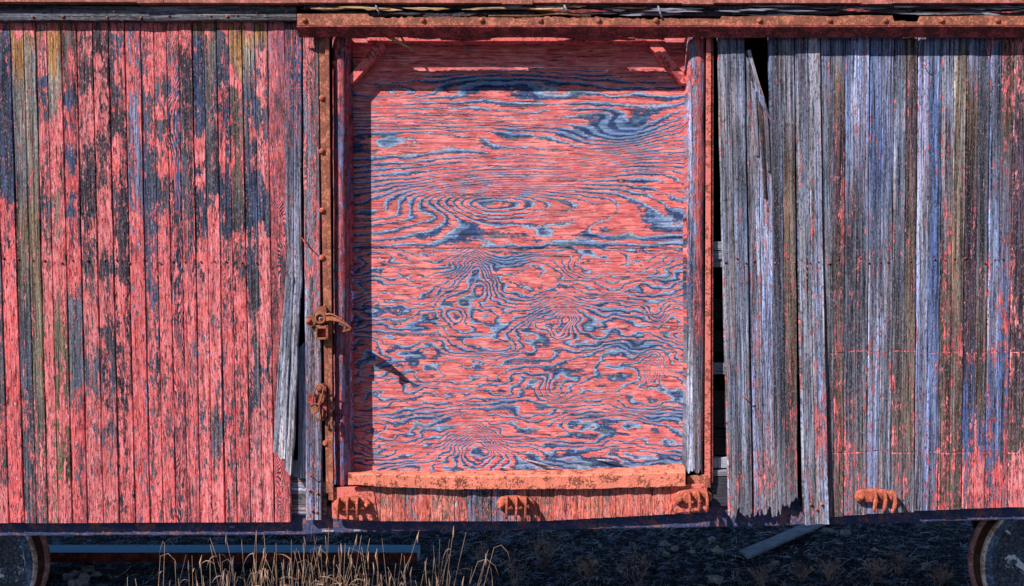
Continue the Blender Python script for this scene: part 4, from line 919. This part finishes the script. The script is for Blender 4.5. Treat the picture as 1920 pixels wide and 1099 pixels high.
# ---- the rest of the body
WX = 7.2
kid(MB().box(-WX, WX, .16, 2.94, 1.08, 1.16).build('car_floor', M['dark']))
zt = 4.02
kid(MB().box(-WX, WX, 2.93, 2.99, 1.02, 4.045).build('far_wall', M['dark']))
for x in (-WX - .04, WX):
    kid(MB().add([(x + a_, y_, z_) for a_ in (0, .04) for y_, z_ in ((.03, 1.02), (2.93, 1.02), (2.93, 4.03), (1.5, 4.37), (.03, 4.03))], [(0, 1, 2, 3, 4), (9, 8, 7, 6, 5)] + [(k, 5 + k, 5 + (k + 1) % 5, (k + 1) % 5) for k in range(5)]).build('end_wall', M['dark']))
roof = MB()
roof.add([(-WX - .1, -.03, zt + .01), (WX + .1, -.03, zt + .01), (WX + .1, 1.5, zt + .36), (-WX - .1, 1.5, zt + .36), (-WX - .1, 3.05, zt + .01), (WX + .1, 3.05, zt + .01),
          (-WX - .1, -.03, zt + .05), (WX + .1, -.03, zt + .05), (WX + .1, 1.5, zt + .40), (-WX - .1, 1.5, zt + .40), (-WX - .1, 3.05, zt + .05), (WX + .1, 3.05, zt + .05)],
         [(0, 1, 2, 3), (3, 2, 5, 4), (6, 9, 8, 7), (9, 10, 11, 8), (0, 6, 7, 1), (4, 5, 11, 10), (0, 3, 9, 6), (3, 4, 10, 9), (1, 7, 8, 2), (2, 8, 11, 5)])
kid(roof.build('car_roof', M['eave']))
for (a_, b_) in ((-WX, -3.88), (3.93, WX)):
    kid(MB().box(a_, b_, 0, .06, 1.05, 4.0).build('siding_panel', M['redwood']))
    kid(MB().box(a_, b_, .052, .16, .97, 1.05).build('side_sill', M['sill']))
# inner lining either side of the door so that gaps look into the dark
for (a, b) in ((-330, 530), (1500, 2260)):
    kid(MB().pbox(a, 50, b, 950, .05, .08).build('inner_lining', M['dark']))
kid(MB().box(-WX, WX, 1.1, 1.9, .86, 1.08).build('centre_sill', M['dark']))
kid(MB().box(-WX, WX, 2.84, 2.94, .95, 1.08).build('side_sill', M['dark']))
# wheels and axles
def wheel(x, near):
    e = empty('wheel'); kid(e)
    sgn = 1 if near else -1; yf = .72 if near else 2.28; zc = .60
    def lathe(prof, name, mat, n=96):
        vs = []
        for r, d in prof:
            for k in range(n):
                a = 2 * math.pi * k / n; vs.append((x + r * math.cos(a), yf + sgn * d, zc + r * math.sin(a)))
        fs = [(i_ * n + k, i_ * n + (k + 1) % n, (i_ + 1) * n + (k + 1) % n, (i_ + 1) * n + k) for i_ in range(len(prof) - 1) for k in range(n)]
        tosub(kid(MB().add(vs, fs, True).build(name, mat)), e)
    dk = M['dark']  # far wheels coloured near black: shade under the car painted in
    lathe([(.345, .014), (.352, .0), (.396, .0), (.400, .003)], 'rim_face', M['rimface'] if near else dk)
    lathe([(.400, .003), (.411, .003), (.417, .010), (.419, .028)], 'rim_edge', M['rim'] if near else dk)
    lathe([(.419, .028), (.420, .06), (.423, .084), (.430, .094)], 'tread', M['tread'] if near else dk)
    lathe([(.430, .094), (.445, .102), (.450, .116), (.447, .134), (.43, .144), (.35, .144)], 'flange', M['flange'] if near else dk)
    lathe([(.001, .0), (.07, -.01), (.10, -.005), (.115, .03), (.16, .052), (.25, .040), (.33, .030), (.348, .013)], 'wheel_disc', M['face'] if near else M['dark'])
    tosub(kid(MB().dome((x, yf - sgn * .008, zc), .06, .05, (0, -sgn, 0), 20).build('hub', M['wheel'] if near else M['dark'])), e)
for x in (3.43, -3.47):
    wheel(x, True); wheel(x * 1.2, False)
    kid(MB().tube([(x, .72, .6), (x * 1.2, 2.28, .6)], .07, 16).build('axle', M['dark']))
kid(MB().tube([(-2.0, 1.0, .98), (2.6, 1.0, .98)], .02, 8).build('brake_pipe', M['dark']))

# ------------------------------------------------------------------ the setting
def gz(x, y):
    near = (fbm(x * 1.6, y * 1.6, 51, 4) - .5) * .10 + (fbm(x * 7, y * 7, 53, 3) - .5) * .035
    fall = np.exp(-((np.hypot(x, y - 2)) / 14) ** 2)
    return near * fall
def ground():
    gx = np.unique(np.concatenate([np.linspace(-400, -6, 24), np.linspace(-6, 6, 241), np.linspace(6, 400, 24)])); gy = np.unique(np.concatenate([np.linspace(-400, -6, 24), np.linspace(-6, 1.2, 60), np.linspace(1.2, 7, 150), np.linspace(7, 400, 26)]))
    X, Y = np.meshgrid(gx, gy); Z = gz(X, Y)
    idx = np.arange(X.size).reshape(X.shape)
    F = np.stack([idx[:-1, :-1].ravel(), idx[:-1, 1:].ravel(), idx[1:, 1:].ravel(), idx[1:, :-1].ravel()], -1)
    me = bpy.data.meshes.new('ground'); me.from_pydata(np.stack([X, Y, Z], -1).reshape(-1, 3).tolist(), [], F.tolist())
    me.polygons.foreach_set('use_smooth', [True] * len(me.polygons)); me.materials.append(M['ground'])
    o = bpy.data.objects.new('ground', me); sc.collection.objects.link(o); return tag(o, kind='structure', label='dark cinder ground in the shade under the boxcar')
ground()
def g1(x, y): return float(gz(np.array([x]), np.array([y]))[0])
def rail(x0, x1, y, label):
    prof = [(-.036, .18), (.036, .18), (.036, .145), (.010, .130), (.010, .065), (.065, .045), (.065, .03), (-.065, .03), (-.065, .045), (-.010, .065), (-.010, .130), (-.036, .145)]
    m = len(prof); vs = [(x, y + a, b) for x in (x0, x1) for a, b in prof]
    fs = [(q, (q + 1) % m, m + (q + 1) % m, m + q) for q in range(m)] + [tuple(range(m)), tuple(range(2 * m - 1, m - 1, -1))]
    return tag(MB().add(vs, fs).build('rail', M['wheel']), label, 'rail')
rail(-12, -2.6, .785, 'near rusty rail running under the left wheel')
rail(-12, -3.75, 2.215, 'far rusty rail behind the left wheel, below the grey beam')
rail(3.0, 12, .785, 'near rusty rail running under the right wheel')
rail(3.72, 12, 2.215, 'far rusty rail behind the right wheel')
for k in range(5):
    for sgn in (-1, 1):
        x = -3.95 - k * .6 if sgn < 0 else 3.95 + k * .6
        o = MB().box(x - .11, x + .11, .25, 2.55, -.12, .028).build('sleeper', M['sleeper'], bevel=.008)
        tag(o, 'dark wooden sleeper half sunk in cinders under the rails', 'sleeper', 'sleepers under the rails')
# long beam lying behind the car, blue skylight coloured into its top
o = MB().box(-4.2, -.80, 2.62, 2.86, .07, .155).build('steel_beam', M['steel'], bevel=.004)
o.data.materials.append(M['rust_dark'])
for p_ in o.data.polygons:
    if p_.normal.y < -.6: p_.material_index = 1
tag(o, 'long flat beam with top coloured skylight blue and rusty face lying on the ground behind the car, square end by the grass', 'beam')
# loose plank on the ground
def slab():
    a = Vector((2.02, 2.93, g1(2.02, 2.93) + .05)); b = Vector((3.30, 4.25, g1(3.3, 4.25) + .07)); t = (b - a).normalized(); s_ = Vector((t.y, -t.x, 0)).normalized(); N = 30
    rr = random.Random(2); mb = MB(); vs = []
    for k in range(N + 1):
        f = k / N; c = a.lerp(b, f); wl = .075 + rr.uniform(-.004, .004); wr = .075 + rr.uniform(-.004, .004)
        e0 = 0
        vs += [c - s_ * wl, c + s_ * wr, c + s_ * wr - Vector((0, 0, .022)), c - s_ * wl - Vector((0, 0, .022))]
    fs = [(4 * k + q, 4 * k + (q + 1) % 4, 4 * k + 4 + (q + 1) % 4, 4 * k + 4 + q) for k in range(N) for q in range(4)] + [(0, 1, 2, 3), (4 * N + 3, 4 * N + 2, 4 * N + 1, 4 * N)]
    vs[0] += t * .10; vs[3] += t * .10; vs[1] -= t * .03; vs[2] -= t * .03
    return mb.add(vs, fs).build('loose_plank', M['plankw'], bevel=0)
tag(slab(), 'grey weathered plank lying slantwise on the dark ground under the car', 'plank')
# stones
def stone(x, y, r, seed):
    rs = random.Random(seed); bm = bmesh.new(); bmesh.ops.create_icosphere(bm, subdivisions=2, radius=r)
    sc3 = (rs.uniform(.8, 1.35), rs.uniform(.7, 1.1), rs.uniform(.5, .85))
    for v in bm.verts:
        n_ = v.co.normalized(); k = 1 + .32 * math.sin(n_.x * 5 + seed) * math.sin(n_.y * 4 + seed * 1.7) + .18 * math.sin(n_.z * 7 + seed * .6)
        v.co = Vector((v.co.x * sc3[0], v.co.y * sc3[1], v.co.z * sc3[2])) * k
    me = bpy.data.meshes.new('stone'); bm.to_mesh(me); bm.free(); me.materials.append(M['stone'])
    o = bpy.data.objects.new('stone', me); sc.collection.objects.link(o); o.location = (x, y, g1(x, y) + r * .45); o.rotation_euler = (0, 0, rs.uniform(0, 6)); return o
def at(px, py):
    yy = 2.35 * 1733.33 / (py - 549.5) - CD
    return (px - 960) * (CD + yy) / 1733.33, yy
spots = [(1247, 1022, .045, 'pale stone right of centre, nearest under the door edge'), (1265, 1035, .040, 'round pale stone beside another pale stone'), (1248, 1047, .034, 'small white stone below two pale stones'), (1335, 1018, .036, 'flat bluish stone near the loose plank'), (1345, 1041, .05, 'larger pinkish stone left of the loose plank'), (1455, 1057, .036, 'white stone below the loose plank'), (1341, 1089, .05, 'blue-grey stone at the lower edge of the picture'), (1552, 1000, .055, 'grey stone beyond the upper end of the loose plank'), (1585, 1005, .045, 'flat grey stone right of the loose plank'), (1738, 1067, .055, 'long pale stone left of the right wheel'), (1125, 1026, .028, 'small bluish pebble in the open ground'), (1298, 1040, .024, 'little blue pebble among pale stones'), (1117, 1060, .03, 'pinkish pebble beside the dry weed'),
 (165, 1070, .05, 'pale pebble at the top of the gravel pile by the left wheel'), (140, 1078, .045, 'greenish pebble on the gravel by the left wheel'), (157, 1086, .05, 'bluish pebble on the gravel by the left wheel'), (128, 1084, .055, 'long grey pebble on the gravel by the left wheel'), (151, 1095, .05, 'blue-black pebble at the picture edge by the left wheel'), (180, 1080, .04, 'dark pebble right of the gravel by the left wheel'), (135, 1096, .04, 'small pebble at the picture edge by the left wheel'), (1690, 1050, .03, 'tiny pale pebble between plank and right wheel'), (1640, 1035, .03, 'tiny grey pebble below the orange bracket')]
for k, (px, py, r, lab) in enumerate(spots):
    x, y = at(px, py); tag(stone(x, y, r, k * 3 + 1), lab, 'stone', 'stones on the dark ground')
# dry grass: stalks with curling leaves
grass = MB()
def clump(cx, cy, spread, n, hmin, hmax, seed, leafy=7, sy=.10):
    rg = random.Random(seed); mb = grass
    for _ in range(int(n * 1.1)):
        x = cx + rg.uniform(-spread, spread); y = cy + rg.uniform(-sy, sy); h = rg.uniform(hmin, hmax)
        lx, ly = rg.gauss(0, .12), rg.gauss(0, .05); m = 9
        pts = [(x + lx * (k / m) ** 1.5 * h, y + ly * (k / m) ** 1.5 * h, h * k / m) for k in range(m + 1)]
        if rg.random() < .10:
            dx = rg.uniform(-.10, .10); px_, py_, pz_ = pts[-1]
            pts += [(px_ + dx * .5, py_, pz_ + .015), (px_ + dx, py_ - .01, pz_ - .02), (px_ + dx * 1.2, py_ - .02, pz_ - .07)]
        mb.tube(pts, [.0024 - .0015 * k / len(pts) for k in range(len(pts))], 4)
        if rg.random() < .22:
            e_ = Vector(pts[-1]); mb.tube([e_ - Vector((0, 0, .05)), e_ - Vector((0, 0, .02)), e_ + Vector((rg.uniform(-.01, .01), 0, .02))], [.002, .0055, .001], 5)
        for q in range(rg.randint(1, leafy)):
            t0 = rg.uniform(.45, .95); b = Vector(pts[int(t0 * m)]); a = rg.uniform(0, 2 * math.pi); L = rg.uniform(.05, .24); w_ = rg.uniform(.0018, .0042)
            dirv = Vector((math.cos(a), math.sin(a) * .6, 0)); cur = []; up = rg.uniform(.3, 1.0); K = 8; dr = rg.uniform(.3, 2.6)
            for k in range(K + 1):
                f = k / K; cur.append(b + dirv * L * f * (1 - .25 * f * dr * .6) + Vector((0, 0, L * (up * f - dr * f * f))))
            side = dirv.cross(Vector((0, 0, 1))).normalized(); tw = rg.uniform(-1.2, 1.2)
            vs = []
            for k, c in enumerate(cur):
                ww = w_ * (1 - (k / K) ** 2 * .9); sd = side * math.cos(tw * k / K) + Vector((0, 0, 1)) * math.sin(tw * k / K + .5)
                vs += [c - sd * ww, c + sd * ww]
            mb.add(vs, [(2 * k, 2 * k + 1, 2 * k + 3, 2 * k + 2) for k in range(K)], True)
K_ = S * .97
def gx(px): return (px - 960) * K_
clump(gx(470), -.10, .20, 26, .72, 1.02, 11)
clump(gx(560), -.08, .16, 20, .70, 1.05, 12)
clump(gx(655), -.10, .20, 30, .70, 1.06, 13)
clump(gx(765), -.08, .16, 26, .68, 1.02, 14)
clump(gx(835), -.10, .09, 14, .66, 1.04, 15)
clump(gx(285), -.10, .10, 6, .62, .98, 16)
clump(gx(345), -.05, .10, 7, .60, .86, 17)
clump(gx(235), -.10, .03, 2, .64, .76, 18, leafy=3)
clump(gx(300), -.12, .22, 22, .50, .78, 42, leafy=7)
clump(gx(500), -.14, .34, 44, .58, .92, 43, leafy=8)
clump(gx(610), -.16, .28, 40, .55, .86, 40, leafy=9)
clump(gx(780), -.16, .16, 26, .52, .84, 41, leafy=6)
clump(gx(400), -.12, .10, 16, .55, .82, 19, leafy=6)
tag(grass.build('dry_grass', M['straw']), 'tall tan dry grass standing in front of the car below the door and left wall', 'grass', kind='stuff')
# dry weeds: branching stems with seed heads
def weed(px, py, h, seed, label, n=7):
    x, y = at(px, py) if py < 1099 else (gx(px), .0)
    rg = random.Random(seed); mb = MB(); z0 = g1(x, y)
    for _ in range(n):
        a = rg.uniform(0, 2 * math.pi); ln = h * rg.uniform(.6, 1.0); tl = rg.uniform(.15, .7)
        p0 = Vector((x + rg.uniform(-.03, .03), y + rg.uniform(-.03, .03), z0 - .01)); d_ = Vector((math.cos(a) * tl, math.sin(a) * tl * .5, 1)).normalized()
        pts = [p0 + d_ * ln * k / 6 + Vector((rg.gauss(0, .008), 0, -.1 * tl * (k / 6) ** 2 * ln)) for k in range(7)]
        mb.tube(pts, [.004 - .0004 * k for k in range(7)], 4)
        for q in (3, 4, 5, 6):
            e = pts[q] + Vector((rg.uniform(-.09, .09), rg.uniform(-.04, .04), rg.uniform(.02, .09)))
            mb.tube([pts[q], (pts[q] + e) / 2 + Vector((0, 0, -.01)), e], [.0025, .002, .0015], 4)
            if rg.random() < .6: mb.dome(e, rg.uniform(.006, .013), .012, (0, -.4, 1), 6, 2)
    return tag(mb.build('dry_weed', M['weed']), label, 'weed', 'dry weeds on the ground')
weed(1015, 1062, .34, 21, 'reddish leafy dry weed in the middle of the open ground', 12)
weed(960, 1098, .30, 22, 'dry weed with small buds at the lower edge, right of the grass', 6)
weed(1195, 1098, .28, 23, 'upright dry weed sprig at the lower edge below the stones', 7)
weed(1370, 1099, .34, 24, 'thin dry weed left below the loose plank', 8)
weed(1560, 1092, .20, 25, 'pale low weed right below the loose plank', 9)
weed(1500, 1085, .16, 26, 'small low weed under the loose plank', 8)
weed(1690, 1075, .20, 27, 'low weed tangle left of the right wheel', 8)
weed(1100, 1090, .16, 29, 'pale low weed left of the upright sprig', 9)
weed(1430, 1096, .14, 30, 'tiny weed at the lower edge under the loose plank', 9)
weed(1640, 1090, .20, 31, 'pale weed tangle midway between plank and right wheel', 10)
weed(1760, 1094, .16, 32, 'pale weed closest to the right wheel', 9)
weed(900, 1060, .22, 28, 'short weed beside the rightmost grass', 6)
# litter of twigs and dead leaves: too many to count
rg = random.Random(31); mb = MB()
for _ in range(9000):
    y = 1.6 + rg.random() ** 1.4 * 4.6; x = rg.uniform(-3.4, 4.4)
    if -4.2 < x < -.75 and 2.5 < y < 3.05: continue
    z = g1(x, y); L = rg.uniform(.03, .16) * (1.6 if rg.random() < .12 else 1); a = rg.uniform(0, 6.28); w_ = rg.uniform(.0015, .0042); r2 = rg.uniform(-.02, .09) * L * 6
    p = Vector((x, y, z + .006)); d_ = Vector((math.cos(a), math.sin(a), 0)); s_ = Vector((-d_.y, d_.x, .6)).normalized()
    mdl = p + d_ * L * .5 + Vector((0, 0, rg.uniform(.0, .03))); e = p + d_ * L + Vector((0, 0, max(0, r2)))
    mb.add([p - s_ * w_, p + s_ * w_, mdl - s_ * w_, mdl + s_ * w_, e - s_ * w_ * .4, e + s_ * w_ * .4], [(0, 1, 3, 2), (2, 3, 5, 4)])
tag(mb.build('ground_litter', M['litter']), 'scattered twigs and dead grass on the dark ground', 'litter', kind='stuff')
